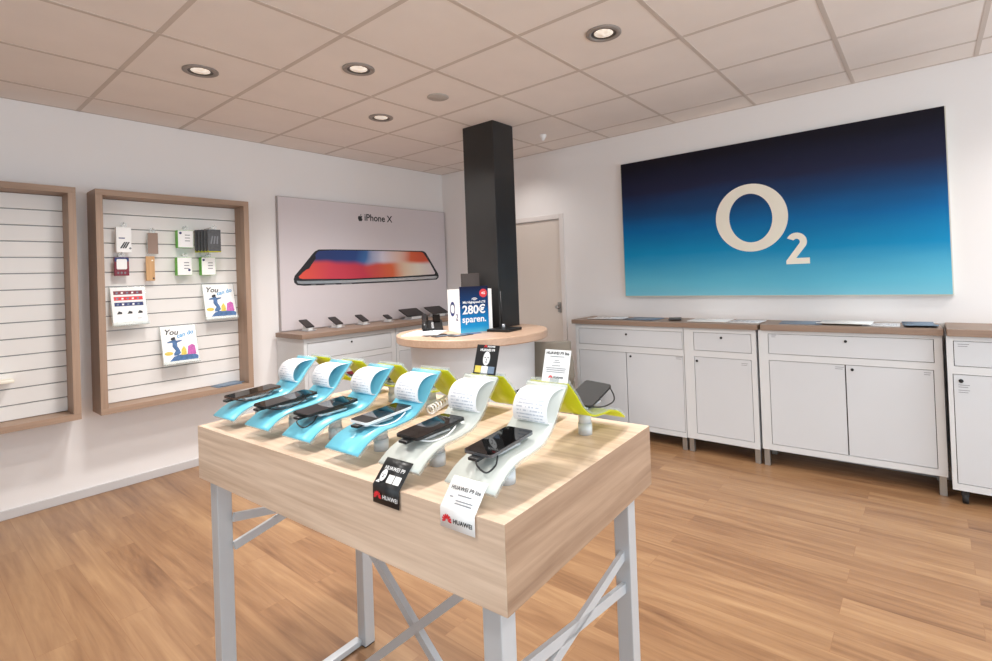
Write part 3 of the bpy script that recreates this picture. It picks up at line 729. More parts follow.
t = thing('cabinet', 'white cabinet on castors at the right edge, standing slightly forward', 'cabinet', (3.02, -3.580, 0), group='white cabinets under the sign')
fronts(t, -.80, 0.0, 2.99, .078, .968, [('drawer', -.70, -.03, .795, .942, (-.37, .905), (-.05, .925, .05)), ('door', -.70, -.022, .116, .750, (-.058, .712), (-.045, .69, .05), (-.045, .66, .05))], lockr=.011)
for y in (-.055, -.75):
    for x in (.03, .3):
        k = MB(); k.cyl((x, y - .014, .03), (x, y + .014, .03), .03, 20); k.box(x - .02, x + .02, y - .018, y + .018, .045, .078, .003); k.build('castor', M['blackmatte'], t)
def worktop(x0, x1, y0, y1, z0, z1, label, mat_='top_y'):
    o = MB().box(x0, x1, y0, y1, z0, z1, .004).build('worktop', M[mat_]); o['group'] = 'oak worktops'; return tag(o, label, 'worktop')
worktop(3.03, XW, -2.552, -.99, .962, 1.0, 'grey-brown oak worktop over the two left cabinets below the sign')
wt = worktop(-.02, .325, -1.010, -.010, .962, 1.003, 'grey-brown oak worktop over the wide cabinet below the sign'); wt.location = (XF, -2.560, 0); wt.rotation_euler = (0, 0, R(2.4))
worktop(3.0, XW, -4.40, -3.584, .969, 1.010, 'grey-brown oak worktop over the right edge cabinet on castors')
# papers lying along the worktop
def paper(x, y, w, d_, rz, m_, label, z, name='leaflet', th=.004, curl=0.0, group='papers on the right worktop'):
    o = MB(); pr = catmull([(-w / 2, curl), (-w / 4, curl * .3), (0, 0), (w / 4, curl * .2), (w / 2, curl * .8)], 4)
    o.sheet([(a, b + th) for a, b in pr], -d_ / 2, d_ / 2, th)
    q = o.build(name, m_, None, (x, y, z), (0, 0, rz)); return tag(q, label, 'leaflet', group)
paper(3.20, -1.27, .21, .30, R(3), M['print2'], 'leaflet furthest left on the worktop below the sign', 1.0, curl=.006)
paper(3.22, -1.60, .21, .28, R(-6), M['slateblue'], 'bluish leaflet second from left on the worktop below the sign', 1.0, curl=.004)
paper(3.24, -1.87, .20, .10, R(20), M['blackcard'], 'small black leaflet on the worktop below the sign', 1.0, curl=.010)
paper(3.26, -2.15, .22, .30, R(2), M['whitecard'], 'plain white leaflet right of the small black one', 1.0)
paper(3.24, -2.43, .21, .22, R(-4), M['print2'], 'printed leaflet at the right end of the left worktop', 1.0)
paper(3.22, -2.80, .21, .26, R(5), M['slateblue'], 'bluish leaflet nearest the left end of the middle worktop', 1.003)
paper(3.22, -3.06, .22, .30, R(-3), M['whitecard'], 'white leaflet with raised edge on the middle worktop', 1.003, curl=.012)
paper(3.24, -3.26, .21, .20, R(2), M['print2'], 'thin printed sheet flat on the middle worktop', 1.003, th=.001)
paper(3.20, -3.46, .20, .16, R(8), M['slateblue'], 'grey-blue booklet near the right end of the middle worktop', 1.003, curl=.014, th=.008)

# ------------------------------------------------------------------ low cabinets under the phone poster (left wall)
def low_unit(x0, x1, label, spec):
    t = thing('low_cabinet', label, 'cabinet', (x0, .575, 0), (0, 0, R(-90)), 'white cabinets under the phone poster')
    # local x -> into the wall (+Y world), local y -> +X world is -y
    W_ = x1 - x0
    sp = [(k, -b, -a, za, zb, (-(l[0]), l[1]) if l else None) for k, a, b, za, zb, l in spec]
    t.rotation_euler = (0, 0, R(90))
    fronts(t, -W_, 0, 0, .09, .946, sp, depth=.465)
    for x in (.02, .42):
        for y in (-W_ + .01, -.05): MB().box(x, x + .036, y, y + .036, 0, .09, .002).build('leg', M['steel'], t)
    return t
low_unit(1.34, 2.285, 'low white cabinet under the left half of the phone poster', [('drawer', .03, .895, .765, .908, (.455, .872)), ('door', .03, .4625, .13, .715, None), ('door', .4625, .895, .13, .715, (.5, .68))])
low_unit(2.293, 3.40, 'low white cabinet hidden behind the round counter, under the phone poster', [('drawer', .03, 1.07, .765, .908, (.55, .872)), ('door', .03, .55, .13, .715, None), ('door', .55, 1.07, .13, .715, (.59, .68))])
worktop(1.315, 3.405, .55, YW - .042, .947, .987, 'brown oak worktop under the phone poster, carrying small devices', 'top_x')
LZ = .987
def device(x, y, w, l, tilt, label, name, group):
    """device on a little wedge stand, leaning back towards the wall"""
    t = thing(name, label, 'tablet' if name == 'tablet' else 'phone', (x, y, LZ), group=group)
    a = R(tilt); mt = Matrix.Translation((0, 0, .035)) @ Matrix.Rotation(a, 4, 'X')
    b = MB(); b.prism(rrect(-w / 2, w / 2, -.01, l - .01, .008), 'z', 0, .008); q = b.build('body', M['black'], t); q.data.transform(mt)
    b = MB(); b.prism(rrect(-w / 2 + .004, w / 2 - .004, -.004, l - .016, .005), 'z', .008, .0086); q = b.build('screen', M['satin'], t); q.data.transform(mt)
    return t, mt
def dstand(x, y, w, l, tilt, label):
    t = thing('device_stand', label, 'stand', (x, y, LZ), group='small stands under the phone poster')
    a = R(tilt); zt = .034; hb = zt + math.sin(a) * l * .55; yb = math.cos(a) * l * .55
    b = MB(); b.prism([(-.005, 0), (yb + .03, 0), (yb, hb - .006), (.0, zt - .003), (-.012, zt - .003)], 'x', -w * .26, w * .26); b.build('wedge', M['white'], t)
    b = MB(); b.box(-w * .5, w * .5, -.025, yb + .05, 0, .006, .002); b.build('foot', M['silver'], t)
    b = MB(); b.tube([(w * .2, yb + .02, .02), (w * .7, yb + .02, .008), (w * 1.2, yb - .02, .004)], .0025, 6); b.build('cable', M['white'], t)
    return t
for i, (x, w, l, tl, nm, lb) in enumerate(((1.525, .078, .15, 24, 'phone', 'black phone tilted on a stand, furthest left under the phone poster'), (1.815, .078, .15, 24, 'phone', 'black phone tilted on a stand, second from left under the phone poster'),
        (2.10, .076, .145, 24, 'phone', 'black phone tilted on a stand, third from left under the phone poster'), (2.39, .066, .09, 24, 'phone', 'smallest black handset on a stand, left of the tablet'),
        (2.74, .25, .17, 25, 'tablet', 'black tablet tilted on a stand under the right end of the phone poster'), (3.09, .24, .17, 25, 'tablet', 'black tablet nearest the room corner, half hidden by the counter'))):
    device(x, .80, w, l, tl, lb, nm, 'devices under the phone poster')
    dstand(x, .80, w, l, tl, 'white stand holding the ' + lb.replace(' tilted on a stand', '').replace(' on a stand', ''))

# ------------------------------------------------------------------ round counter around the column
CX, CY, CR = 2.0, -.75, .578
def cut_column(o):
    cb = MB().box(2.218, 2.482, -.840, -.494, -.01, CZ).build('cutter', M['black'])
    md = o.modifiers.new('cut', 'BOOLEAN'); md.operation = 'DIFFERENCE'; md.object = cb; md.solver = 'EXACT'
    dg = bpy.context.evaluated_depsgraph_get(); dg.update()
    ow = o.matrix_world.copy(); me = bpy.data.meshes.new_from_object(o.evaluated_get(dg)); o.modifiers.clear(); o.data = me
    bpy.data.objects.remove(cb)
ct = thing('counter', 'round white counter with a thick oak top built around the black column', 'counter', (0, 0, 0))
b = MB(); b.lathe([(CR - .006, .943), (CR, .949), (CR, .994), (CR - .006, 1.0)], (CX, CY, 0), 96); q = b.build('counter_top', M['counter'], ct); cut_column(q); smooth_by_angle(q)
b = MB(); b.lathe([(.445, 0.0), (.462, .4), (.475, .942)], (CX, CY, 0), 96); q = b.build('counter_body', M['cab'], ct); cut_column(q); smooth_by_angle(q)

# items on the counter
KZ = 1.0
pb = thing('promo_box', 'white cardboard box with blue savings poster standing on the round counter', 'display box', (1.819, -.803, KZ), R(-22))
MB().box(0, .265, .004, .25, 0, .322, .001).build('box', M['whitecard'], pb)
m = MB(); m.box(-.001, .232, 0, .004, 0, .345); m.build('poster', M['poster'], pb)
BM = frame_mat((0, -.0003, 0), (1, 0, 0), (0, 0, 1))
lettering('lettering', '280€', .088, M['white'], pb, BM @ Matrix.Translation((.112, .168, 0)), .0022, .0004)
lettering('lettering', 'sparen.', .068, M['white'], pb, BM @ Matrix.Translation((.112, .098, 0)), .0014, .0004)
lettering('lettering', 'Mit Highspeed-LTE', .024, M['white'], pb, BM @ Matrix.Translation((.115, .226, 0)), .0006, .0004)
flat_poly('badge_print', ellipse(.192, .291, .032, .032, 32), M['red'], pb, BM)
lettering('lettering', '4G', .026, M['white'], pb, BM @ Matrix.Translation((.192, .291, .0006)), .0004, .0003)
for k, r_ in enumerate((.022, .014, .007)):
    arc = [(.118 + r_ * 1.3 * math.cos(R(a)), .238 + r_ * math.sin(R(a))) for a in range(30, 151, 10)] + [(.118 + (r_ - .004) * 1.3 * math.cos(R(a)), .238 + (r_ - .004) * math.sin(R(a))) for a in range(150, 29, -10)]
    flat_poly('signal_print', arc, M['white'], pb, BM)
LM = frame_mat((-.0003, .25, 0), (0, -1, 0), (0, 0, 1))
mb = MB(); mb.ring_prism(ellipse(.10, .175, .058, .050, 40, R(70)), ellipse(.10, .175, .033, .038, 40, R(90)), 'z', 0, .0006); q = mb.build('letter_ring', M['navyink'], pb); q.data.transform(LM)
mb = MB(); mb.prism(digit2(.168, .09, .036, .052, .011), 'z', 0, .0006); q = mb.build('letter_digit', M['navyink'], pb); q.data.transform(LM)

ms = thing('monitor_stand', 'flat black base plate with a thin pole against the black column', 'stand', (2.085, -1.0, KZ), R(8))
MB().box(-.10, .10, -.095, .095, 0, .02, .004).build('base_plate', M['black'], ms)
b = MB(); b.cyl((.06, .06, .016), (.06, .06, .30), .007, 12); b.build('pole', M['black'], ms)
b = MB(); b.cyl((.02, .02, .016), (.02, .02, .05), .016, 16, 0, .01); b.build('knob', M['silver'], ms)
tb = thing('counter_monitor', 'small dark brown monitor rising behind the promo box', 'monitor', (2.13, -.615, KZ), R(-30))
MB().box(-.075, .075, -.012, .012, .335, .445, .004).build('screen_back', M['darkbrown'], tb)
b = MB(); b.cyl((0, 0, .012), (0, 0, .34), .012, 12); b.build('pole', M['black'], tb)
MB().box(-.07, .07, -.05, .05, 0, .012, .003).build('base', M['black'], tb)
ph = thing('desk_telephone', 'black desk telephone with silver strip at the left of the round counter', 'telephone', (1.90, -.40, KZ), R(-40))
b = MB(); b.prism([(-.09, 0), (.09, 0), (.09, .075), (-.09, .02)], 'x', -.08, .08); b.build('base', M['black'], ph)
b = MB(); b.tube(catmull([(-.06, -.10, .055), (-.062, -.085, .062), (-.06, 0, .085), (-.058, .075, .115), (-.056, .095, .11)], 5), .016, 12); b.cyl((-.06, -.095, .062), (-.06, -.10, .022), .026, 16); b.cyl((-.056, .085, .115), (-.056, .085, .078), .026, 16); b.build('handset', M['black'], ph)
b = MB(); b.bar((0.0, -.085, .0265), (0.0, .03, .0615), .018, .006); b.build('silver_strip', M['silver'], ph)
b = MB(); b.bar((.035, .03, .062), (.035, .085, .118), .06, .008); b.build('display', M['screen'], ph)
GC = 'leaflets on the round counter'
paper(1.66, -.56, .19, .27, R(35), M['whitecard'], 'white paper sheet at the left rim of the round counter', KZ, 'paper_sheet', .006, 0, GC)
paper(1.76, -.50, .2, .26, R(28), M['print2'], 'printed sheet in front of the desk telephone on the round counter', KZ, 'paper_sheet', .008, 0, GC)
for k, (x, y, lb) in enumerate(((1.66, -.69, 'leftmost of three black leaflets fanned on the round counter'), (1.65, -.80, 'middle one of three black leaflets fanned on the round counter'), (1.72, -.90, 'rightmost of three black leaflets fanned on the round counter'))):
    o = thing('leaflet', lb, 'leaflet', (x, y, KZ), R(-14 + 3 * k), GC)
    MB().box(-.085, .085, -.036, .036, 0, .004).build('sheet', M['blackcard'], o)
    if k: MB().box(-.055, .05, -.018, .016, .004, .0044).build('pale_print', M['slateblue'], o)
o = MB().box(-.075, .075, -.022, .022, 0, .004).build('leaflet', M['blueink'], None, (1.835, -.89, KZ), (0, 0, R(-24))); tag(o, 'blue leaflet in front of the promo box on the round counter', 'leaflet', GC)

# ------------------------------------------------------------------ chair behind
ch = thing('chair', 'grey-beige shell chair between the round counter and the white cabinets', 'chair', (2.69, -.97, 0), R(-58))
b = MB(); prof = catmull([(-.17, .0), (-.205, .07), (-.215, .2), (-.23, .33), (-.25, .42)], 5)
# backrest: curved sheet wrapped round its vertical axis
rows = []
for (yy, zz) in [(-.19, .50), (-.205, .58), (-.215, .68), (-.225, .78), (-.235, .86), (-.237, .872)]:
    hw = .215 if zz < .74 else .195
    if zz < .56: hw = .19
    rows.append([(hw * s, yy + .07 * (s * s), zz + (.0 if abs(s) < .99 else -.01)) for s in [k / 6 for k in range(-6, 7)]])
for th in (0, .012):
    V = [[b.bm.verts.new((x, y - th, z)) for x, y, z in r] for r in rows]
    for i in range(len(V) - 1):
        for k in range(12):
            f = b.bm.faces.new((V[i][k], V[i][k + 1], V[i + 1][k + 1], V[i + 1][k])); f.smooth = True
    if th == 0: V0 = V
for i in range(len(V) - 1):
    for k in (0, 12): b.bm.faces.new((V0[i][k], V0[i + 1][k], V[i + 1][k], V[i][k]))
for k in range(12):
    for i in (0, len(V) - 1): b.bm.faces.new((V0[i][k], V[i][k], V[i][k + 1], V0[i][k + 1]))
b.build('backrest', M['chair'], ch)
b = MB(); b.prism(rrect(-.21, .21, -.17, .21, .06, 6), 'z', .44, .465); b.build('seat', M['chair'], ch)
for sx in (-1, 1):
    b = MB(); b.tube([(sx * .15, -.18, .44), (sx * .15, -.205, .5), (sx * .15, -.2, .60)], .011, 10); b.build('back_upright', M['black'], ch)
    for sy in (-1, 1):
        b = MB(); b.cyl((sx * .17, sy * .14, .44), (sx * .2, sy * .19, 0), .012, 12, 0, .01); b.build('leg', M['steel'], ch)

# ------------------------------------------------------------------ the oak display table
TCX, TCY, TROT, TL, TW, TZ, TTH = .1184, -2.2936, .0484, 1.2186, .6708, .976, .163
CT, ST = math.cos(TROT), math.sin(TROT)
def tw(u, v, h=0.0):          # u from the front long edge, v from the near short edge, h above the table top -> world
    x, y = u - TW / 2, v - TL / 2
    return (TCX + x * CT - y * ST, TCY + x * ST + y * CT, TZ + h)
tab = thing('display_table', 'pale oak display table with silver grey metal trestle legs', 'table', (TCX, TCY, 0), TROT)
m = MB(); m.box(-TW / 2, TW / 2, -TL / 2, TL / 2, TZ - TTH, TZ, .0012)
m.bm.normal_update()
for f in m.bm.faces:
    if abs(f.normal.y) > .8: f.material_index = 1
m.build('table_box', [M['oak_y'], M['oak_x_shaded']], tab)
zb = TZ - TTH; s = .045
x0, x1 = -TW / 2 + .03, TW / 2 - .075
for (x, y) in ((x0, -TL / 2 + .04), (x1, -TL / 2 + .04), (x0, TL / 2 - .004 - s), (x1 - .072, TL / 2 - .10)):
    m = MB(); m.box(x, x + s, y, y + s, .004, zb, .003); lg = m.build('leg', M['legmetal'], tab)
    MB().box(x + .002, x + s - .002, y + .002, y + s - .002, 0, .004).build('foot_pad', M['blackmatte'], lg)
for v, ya in ((.062, 0), (TL - .062, .045)):
    y = v - TL / 2
    for z_a, z_b in ((TZ - .435 + ya, TZ - .345 + ya), (TZ - .345 + ya, TZ - .435 + ya)):
        m = MB(); m.bar((x0 + s - .004, y, z_a), (x1 - (.072 if ya else 0) + .004, y, z_b), .012, .026); m.build('end_brace', M['legmetal'], tab)
    m = MB(); m.box(x0 + s, x1 - (.072 if ya else 0), y - .016, y + .016, .004, .026, .002); m.build('base_rail', M['legmetal'], tab)
for sgn in (1, -1):
    m = MB(); xx = -.018 + (-.012 if sgn > 0 else .014)
    m.bar((xx, sgn * -.50, zb - .002), (xx, sgn * .425, .016), .020, .024); m.build('cross_brace', M['legmetal'], tab)

# ------------------------------------------------------------------ curved phone stands
PROF = catmull([(.031, .029), (.066, .052), (.112, .066), (.16, .068), (.212, .076), (.255, .105), (.282, .138), (.319, .176)], 5)
PROF = [(u - .15, h) for u, h in PROF]
CURL = [(u - .15, h) for u, h in catmull([(.309, .1695), (.296, .172), (.275, .171), (.257, .166), (.243, .155), (.234, .138), (.234, .120), (.241, .107), (.252, .1055)], 5)]
CURL2 = [(u - .15, h) for u, h in catmull([(.307, .172), (.298, .1655), (.286, .155), (.275, .142), (.266, .128), (.260, .117), (.258, .1125)], 5)]
def make_stand(label, colour, group):
    t = thing('phone_stand', label, 'stand', group=group)
    hw = .064; tp = (.064, .055)
    co_, ao_ = (.003, -.0015) if colour != 'yellow' else (-.0035, .003)
    MB().sheet(PROF, -hw, hw, .003, off=co_).taper(PROF, tp).build('coloured_sheet', M[colour], t)
    MB().sheet(PROF, -hw, hw, .005, off=ao_).taper(PROF, tp).build('acrylic_base', M['clear'], t)
    b = MB(); b.cyl((.0, 0, 0), (.0, 0, .030), .019, 24); b.cyl((.0, 0, .030), (.0, 0, .063), .0175, 24); b.build('post', M['post'], t)
    b = MB(); b.cyl((.166, -.055, .176), (.166, .055, .176), .005, 12); b.build('edge_rail', M['clear'], t)
    b = MB(); b.prism([(x_ - .018, y_) for x_, y_ in rrect(-.042, .048, -.022, .024, .010)], 'z', .0765, .0815); b.cyl((-.02, 0, .066), (-.02, 0, .078), .013, 16); b.build('phone_mount', M['silver'], t)
    if colour != 'yellow': MB().sheet(CURL, -.052, .040, .0008).build('price_sheet', M['print'], t)
    else: MB().sheet(CURL2, -.046, .036, .0008).build('price_sheet', M['print'], t)
    return t
VF = [1.114, .914, .711, .5145, .312, .108]
VY = [1.085, .902, .712, .517, .318, .122]
ordn = ('furthest left', 'second from left', 'third from left', 'fourth from left')
protos = {}
def stand(colour, i, label, group):
    if colour not in protos: o = protos[colour] = make_stand(label, colour, group)
    else: o = copy_tree(protos[colour]); o['label'] = label
    if colour == 'yellow': o.location = tw(TW - .15, VY[i]); o.rotation_euler = (0, 0, TROT + PI)
    else: o.location = tw(.15, VF[i]); o.rotation_euler = (0, 0, TROT)
    return o
for i in range(4): stand('blue', i, 'turquoise curved phone stand, %s of the four on the oak table' % ordn[i], 'turquoise phone stands')
stand('grey', 4, 'pale grey curved phone stand carrying the black face card', 'pale grey phone stands')
stand('grey', 5, 'pale grey curved phone stand nearest the table corner, carrying the white card', 'pale grey phone stands')
yl = ('lime yellow phone stand behind the furthest left turquoise stand', 'lime yellow phone stand behind the second turquoise stand from left', 'lime yellow phone stand behind the third turquoise stand from left',
      'lime yellow phone stand behind the fourth turquoise stand from left', 'lime yellow phone stand behind the grey stand with the black card', 'lime yellow phone stand at the near right end of the oak table')
for i in range(6): stand('yellow', i, yl[i], 'lime yellow phone stands')

# ------------------------------------------------------------------ phones on the stands
def make_phone(label, l, w, back, cable, loop, th=.0062):
    t = thing('phone', label, 'phone', group='phones on the display table')
    b = MB(); b.prism(rrect(-l / 2, l / 2, -w / 2, w / 2, .009), 'z', 0, th); b.build('body', M[back], t)
    b = MB(); b.prism(rrect(-l / 2 + .0015, l / 2 - .0015, -w / 2 + .0015, w / 2 - .0015, .008), 'z', th, th + .0008); b.build('screen', M['screen'], t)
    b = MB(); b.box(-l / 2 - .012, -l / 2 + .016, -.012, .014, -.007, -.0005, .002); b.build('alarm_plug', M['black'], t)
    if loop == 'loop':
        pts = catmull([(-l / 2 - .008, -.004, -.003), (-l / 2 - .020, -.018, -.010), (-l / 2 - .014, -.034, -.022), (-l / 2 + .012, -.036, -.018), (-l / 2 + .03, -.028, -.008), (-l / 2 + .045, -.018, -.006)], 6)
    else:
        pts = catmull([(-l / 2 + .012, -.010, -.004), (-l / 2 + .04, -.040, -.012), (-l / 2 + .08, -.046, -.012), (-l / 2 + .115, -.040, -.004), (-l / 2 + .13, -.025, -.004)], 6)
    b = MB(); b.tube(pts, .0018, 8); b.build('cable', M[cable], t)
    return t
PH = [(.132, 1.128, .155, .072, 'brown', 'black', 'wire', 'thin brown-backed phone on the furthest left turquoise stand'), (.130, .925, .165, .078, 'black', 'black', 'wire', 'black phone on the second turquoise stand from left'),
      (.135, .728, .160, .078, 'black', 'black', 'loop', 'black phone with black cable loop on the third turquoise stand from left'), (.160, .520, .150, .072, 'white', 'white', 'wire', 'white-edged phone with white cable on the fourth turquoise stand'),
      (.142, .320, .155, .076, 'black', 'white', 'wire', 'black phone with white cable on the grey stand with the black card'), (.137, .113, .150, .074, 'gunmetal', 'black', 'loop', 'silver-edged phone with black cable loop nearest the table corner')]
for u, v, l, w_, bk_, cb, lp, lb in PH:
    o = make_phone(lb, l, w_, bk_, cb, lp); o.location = tw(u, v, .0865); o.rotation_euler = (0, R(-3.5), TROT)
for i in range(5):
    o = make_phone('phone on the %s' % yl[i], .15, .073, 'black', 'black', 'wire'); o.location = tw(TW - .142, VY[i] + .005, .0850); o.rotation_euler = (0, R(-2.0), TROT + PI)
# folded dark tablet on the near yellow stand
tt = thing('folding_phone', 'dark grey flat device propped steeply with wire loop on the near lime stand', 'phone', tw(.54, .115, .0765), TROT + PI)
mt = Matrix.Translation((.005, 0, .027)) @ Matrix.Rotation(R(14), 4, 'Y') @ Matrix.Rotation(R(-5), 4, 'X')
b = MB(); b.prism(rrect(-.065, .065, -.040, .040, .01), 'z', 0, .007); q = b.build('body', M['blackmatte'], tt); q.data.transform(mt)
b = MB(); b.tube(catmull([(-.058, .034, .036), (-.056, .045, .018), (-.040, .052, .006), (.0, .054, .004), (.035, .050, .006), (.058, .040, .010)], 5), .002, 8); b.build('wire_loop', M['black'], tt)

# coiled cable
b = MB(); A = Vector(tw(.44, .635, .017)); B_ = Vector(tw(.60, .70, .017)); d_ = (B_ - A); ax = d_.normalized(); px = ax.cross(Vector((0, 0, 1))).normalized(); pts = []
for k in range(8 * 14 + 1):
    tt_ = k / (8 * 14); a = 2 * PI * 8 * tt_
    pts.append(A + d_ * tt_ + (px * math.cos(a) + Vector((0, 0, 1)) * math.sin(a)) * .0135)
b.tube(pts, .0028, 6); q = b.build('coiled_cable', M['white']); tag(q, 'white coiled cable lying on the oak table between the stands', 'cable')

# ------------------------------------------------------------------ cards
def petals(parent, mt, r, mat_):
    for k in range(8):
        a = R(-8 + 28.0 * k); cx, cy = math.cos(a), math.sin(a)
        pl = [(x * cx - y * cy, x * cy + y * cx) for x, y in [(r * .18, 0), (r * .5, r * .13), (r * .85, r * .17), (r, r * .04), (r * .95, -r * .1), (r * .6, -r * .13)]]
        flat_poly('logo_petal', pl, mat_, parent, mt, .0004)
def edge_card(vc, w, white, label):
    t = thing('fold_card', label, 'card', tw(.022, vc, 0), TROT, 'folded cards over the table edge')
    m_ = M['whitecard'] if white else M['blackcard']; ik = M['ink'] if white else M['white']
    prof = [(.0165, .0445), (.006, .0350), (.001, .0290), (-.0235, .0022), (-.0262, -.001), (-.0265, -.038)]
    MB().sheet(prof[::-1], -w / 2, w / 2, .0008, off=0.0).build('card', m_, t)
    F = frame_mat((-.0272, 0, -.0195), (0, -1, 0), (0, 0, 1))
    petals(t, F @ Matrix.Translation((-.026, -.004, 0)), .0125, M['red'])
    lettering('lettering', 'HUAWEI', .0118, ik, t, F @ Matrix.Translation((.014, -.002, .0001)), .00015, .0002, space=1.08)
    up = Vector((.0275, 0, .0303)); o0 = Vector((-.0235, 0, .0030))
    F2 = frame_mat(tuple(o0), (0, -1, 0), tuple(up)) ; L_ = .0409
    lettering('lettering', 'HUAWEI P9 lite' if white else 'HUAWEI P9', .0105 if white else .0115, ik, t, F2 @ Matrix.Translation((.002, L_ * .86, .0012)), .0001, .0002, space=1.06)
    if white:
        for k, (a, c) in enumerate(((-.012, .022), (-.03, -.022), (-.012, .03), (-.012, .03))):
            y = L_ * (.55 - .13 * k); flat_poly('line_print', [(a, y), (c, y), (c, y + .0018), (a, y + .0018)], M['greyink'], t, F2 @ Matrix.Translation((0, 0, .0008)))
    else:
        flat_poly('face_print', ellipse(-.022, L_ * .46, .0085, .013, 20), M['white'], t, F2 @ Matrix.Translation((0, 0, .0008)))
        for k, (px_, py_, rx_, ry_) in enumerate(((-.0255, .5, .002, .0008), (-.0188, .5, .002, .0008), (-.022, .36, .003, .0008), (-.022, .43, .0008, .002))): flat_poly('feature_print', ellipse(px_, L_ * py_, rx_, ry_, 10), M['ink'], t, F2 @ Matrix.Translation((0, 0, .0013)))
        flat_poly('shoulder_print', [(-.037, L_ * .06), (-.024, L_ * .06), (-.029, L_ * .22)], M['white'], t, F2 @ Matrix.Translation((0, 0, .0008)))
        for k in range(2): flat_poly('tile_print', [(-.006 + .021 * k, L_ * .14), (.012 + .021 * k, L_ * .14), (.012 + .021 * k, L_ * .56), (-.006 + .021 * k, L_ * .56)], M['whitecard'], t, F2 @ Matrix.Translation((0, 0, .0008)))
    return t
edge_card(.312, .083, False, 'black folded card with red flower logo hanging over the table edge')
edge_card(.109, .087, True, 'white folded card with red flower logo hanging over the table edge')
def top_card(vc, w, h, white, label):
    t = thing('topper_card', label, 'card', tw(.326, vc, .179), TROT, 'cards standing on the grey stands')
    m_ = M['whitecard'] if white else M['blackcard']; ik = M['ink'] if white else M['white']
    mt = frame_mat((0, 0, 0), (0, -1, 0), (math.sin(R(18)), 0, math.cos(R(18))))
    b = MB(); b.box(-w / 2, w / 2, 0, h, 0, .001); q = b.build('card', m_, t); q.data.transform(mt)
    b = MB(); b.box(-.012, .012, -.006, .012, .001, .003); q = b.build('clip', M['clear'], t); q.data.transform(mt)
    F = mt @ Matrix.Translation((0, 0, .0011))
    if white:
        lettering('lettering', 'HUAWEI P9 lite', .0095, ik, t, F @ Matrix.Translation((0, h * .89, .0001)), .0002, .0002)
        for k, (y, wd) in enumerate(((.78, .02), (.66, .006), (.6, .01), (.5, .012), (.42, .028), (.36, .026), (.3, .026))): flat_poly('line_print', [(-wd, h * y), (wd, h * y), (wd, h * y + .0012), (-wd, h * y + .0012)], M['greyink'], t, F)
        petals(t, F @ Matrix.Translation((-.012, h * .13, 0)), .006, M['red']); lettering('lettering', 'HUAWEI', .007, ik, t, F @ Matrix.Translation((.009, h * .145, .0001)), .0002, .0002)
    else:
        petals(t, F @ Matrix.Translation((-.008, h * .93, 0)), .0055, M['red']); lettering('lettering', 'HUAWEI', .0065, ik, t, F @ Matrix.Translation((.011, h * .945, .0001)), .0002, .0002)
        lettering('lettering', 'HUAWEI P9', .0095, ik, t, F @ Matrix.Translation((0, h * .82, .0001)), .0003, .0002)
        flat_poly('face_print', ellipse(.001, h * .54, .0115, .0185, 24), M['white'], t, F)
        for px_, py_, rx_, ry_ in ((-.0035, .57, .0028, .0011), (.0065, .57, .0028, .0011), (.0015, .42, .004, .001), (.0015, .5, .001, .003)): flat_poly('feature_print', ellipse(px_, h * py_, rx_, ry_, 10), M['ink'], t, F @ Matrix.Translation((0, 0, .0006)))
        for k, mm in enumerate(('yellowink', 'whitecard', 'slateblue')): flat_poly('tile_print', [(-.033 + .022 * k, h * .05), (-.012 + .022 * k, h * .05), (-.012 + .022 * k, h * .28), (-.033 + .022 * k, h * .28)], M[mm], t, F)
    return t
top_card(.309, .076, .078, False, 'black card with a white face standing on top of a grey stand')
top_card(.092, .072, .077, True, 'white text card standing on top of the grey stand nearest the corner')

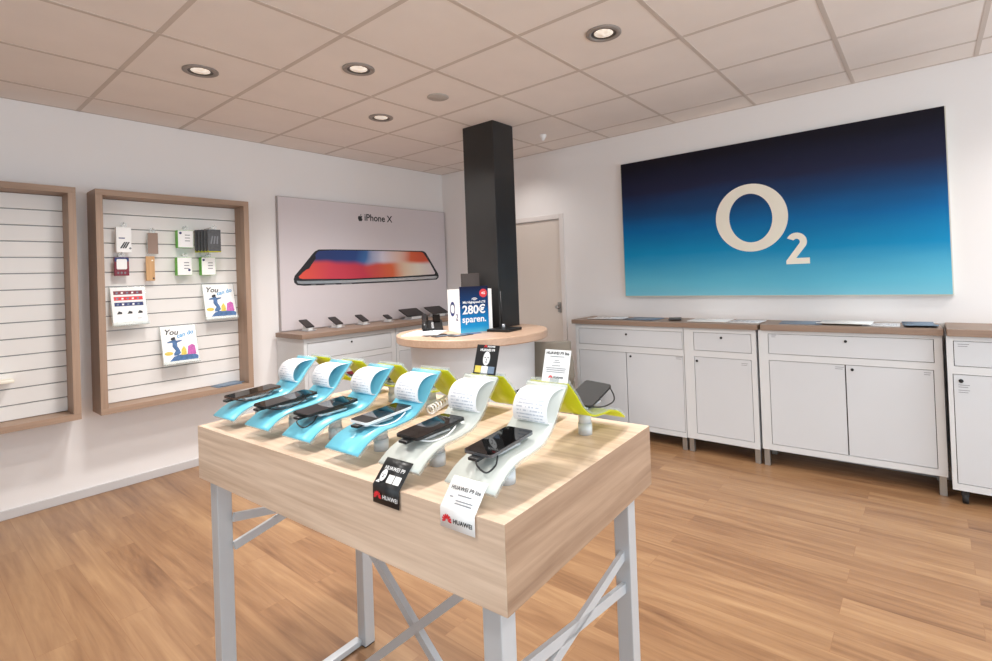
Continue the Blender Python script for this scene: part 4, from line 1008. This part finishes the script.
# ------------------------------------------------------------------ daylight
wd = bpy.data.worlds.new('daylight'); scene.world = wd; wd.use_nodes = True
bg = wd.node_tree.nodes['Background']; bg.inputs['Color'].default_value = (.86, .93, 1.0, 1); bg.inputs['Strength'].default_value = 0.8
al = bpy.data.lights.new('window_daylight', 'AREA'); al.shape = 'RECTANGLE'; al.size = wx1 - wx0 - .1; al.size_y = wz1 - wz0 - .1; al.energy = 125; al.color = (.80, .90, 1.0)
ao = bpy.data.objects.new('window_daylight', al); ao.location = ((wx0 + wx1) / 2, YB - .12, (wz0 + wz1) / 2); ao.rotation_euler = (R(90), 0, 0); COL.objects.link(ao)

al2 = bpy.data.lights.new('added_side_daylight', 'AREA'); al2.shape = 'RECTANGLE'; al2.size = 2.1; al2.size_y = sy1 - sy0 - .1; al2.energy = 30; al2.color = (.80, .90, 1.0)  # added light for the unseen side window, lifts the table front
ao2 = bpy.data.objects.new('added_side_daylight', al2); ao2.location = (XB - .12, (sy0 + sy1) / 2, 1.35); ao2.rotation_euler = (0, R(-90), 0); COL.objects.link(ao2)
# ------------------------------------------------------------------ camera
cam = bpy.data.cameras.new('camera'); co = bpy.data.objects.new('camera', cam); COL.objects.link(co)
yaw, pitch, roll, fpx, pcx, pcy = .6769, .0109, -.037, 510.5642, 516.9201, 270.4084
f = Vector((math.cos(yaw) * math.cos(pitch), math.sin(yaw) * math.cos(pitch), math.sin(pitch))); r = Vector((math.sin(yaw), -math.cos(yaw), 0)); u = r.cross(f)
r2 = math.cos(roll) * r + math.sin(roll) * u; u2 = -math.sin(roll) * r + math.cos(roll) * u
co.matrix_world = Matrix(((r2.x, u2.x, -f.x, -.8628), (r2.y, u2.y, -f.y, -3.5104), (r2.z, u2.z, -f.z, 1.4104), (0, 0, 0, 1)))
cam.sensor_fit = 'HORIZONTAL'; cam.sensor_width = 36; cam.lens = fpx * 36 / 992
cam.shift_x = (496 - pcx) / 992; cam.shift_y = (pcy - 330.5) / 992; cam.clip_start = .05
scene.camera = co
scene.view_settings.view_transform = 'Standard'; scene.view_settings.look = 'None'; scene.view_settings.gamma = 1.0
scene.view_settings.exposure = 0.2; scene.view_settings.use_curve_mapping = False
scene.cycles.use_denoising = True
scene.cycles.max_bounces = 10; scene.cycles.diffuse_bounces = 6; scene.cycles.transparent_max_bounces = 12
scene.cycles.caustics_reflective = False; scene.cycles.caustics_refractive = False; scene.cycles.sample_clamp_indirect = 6
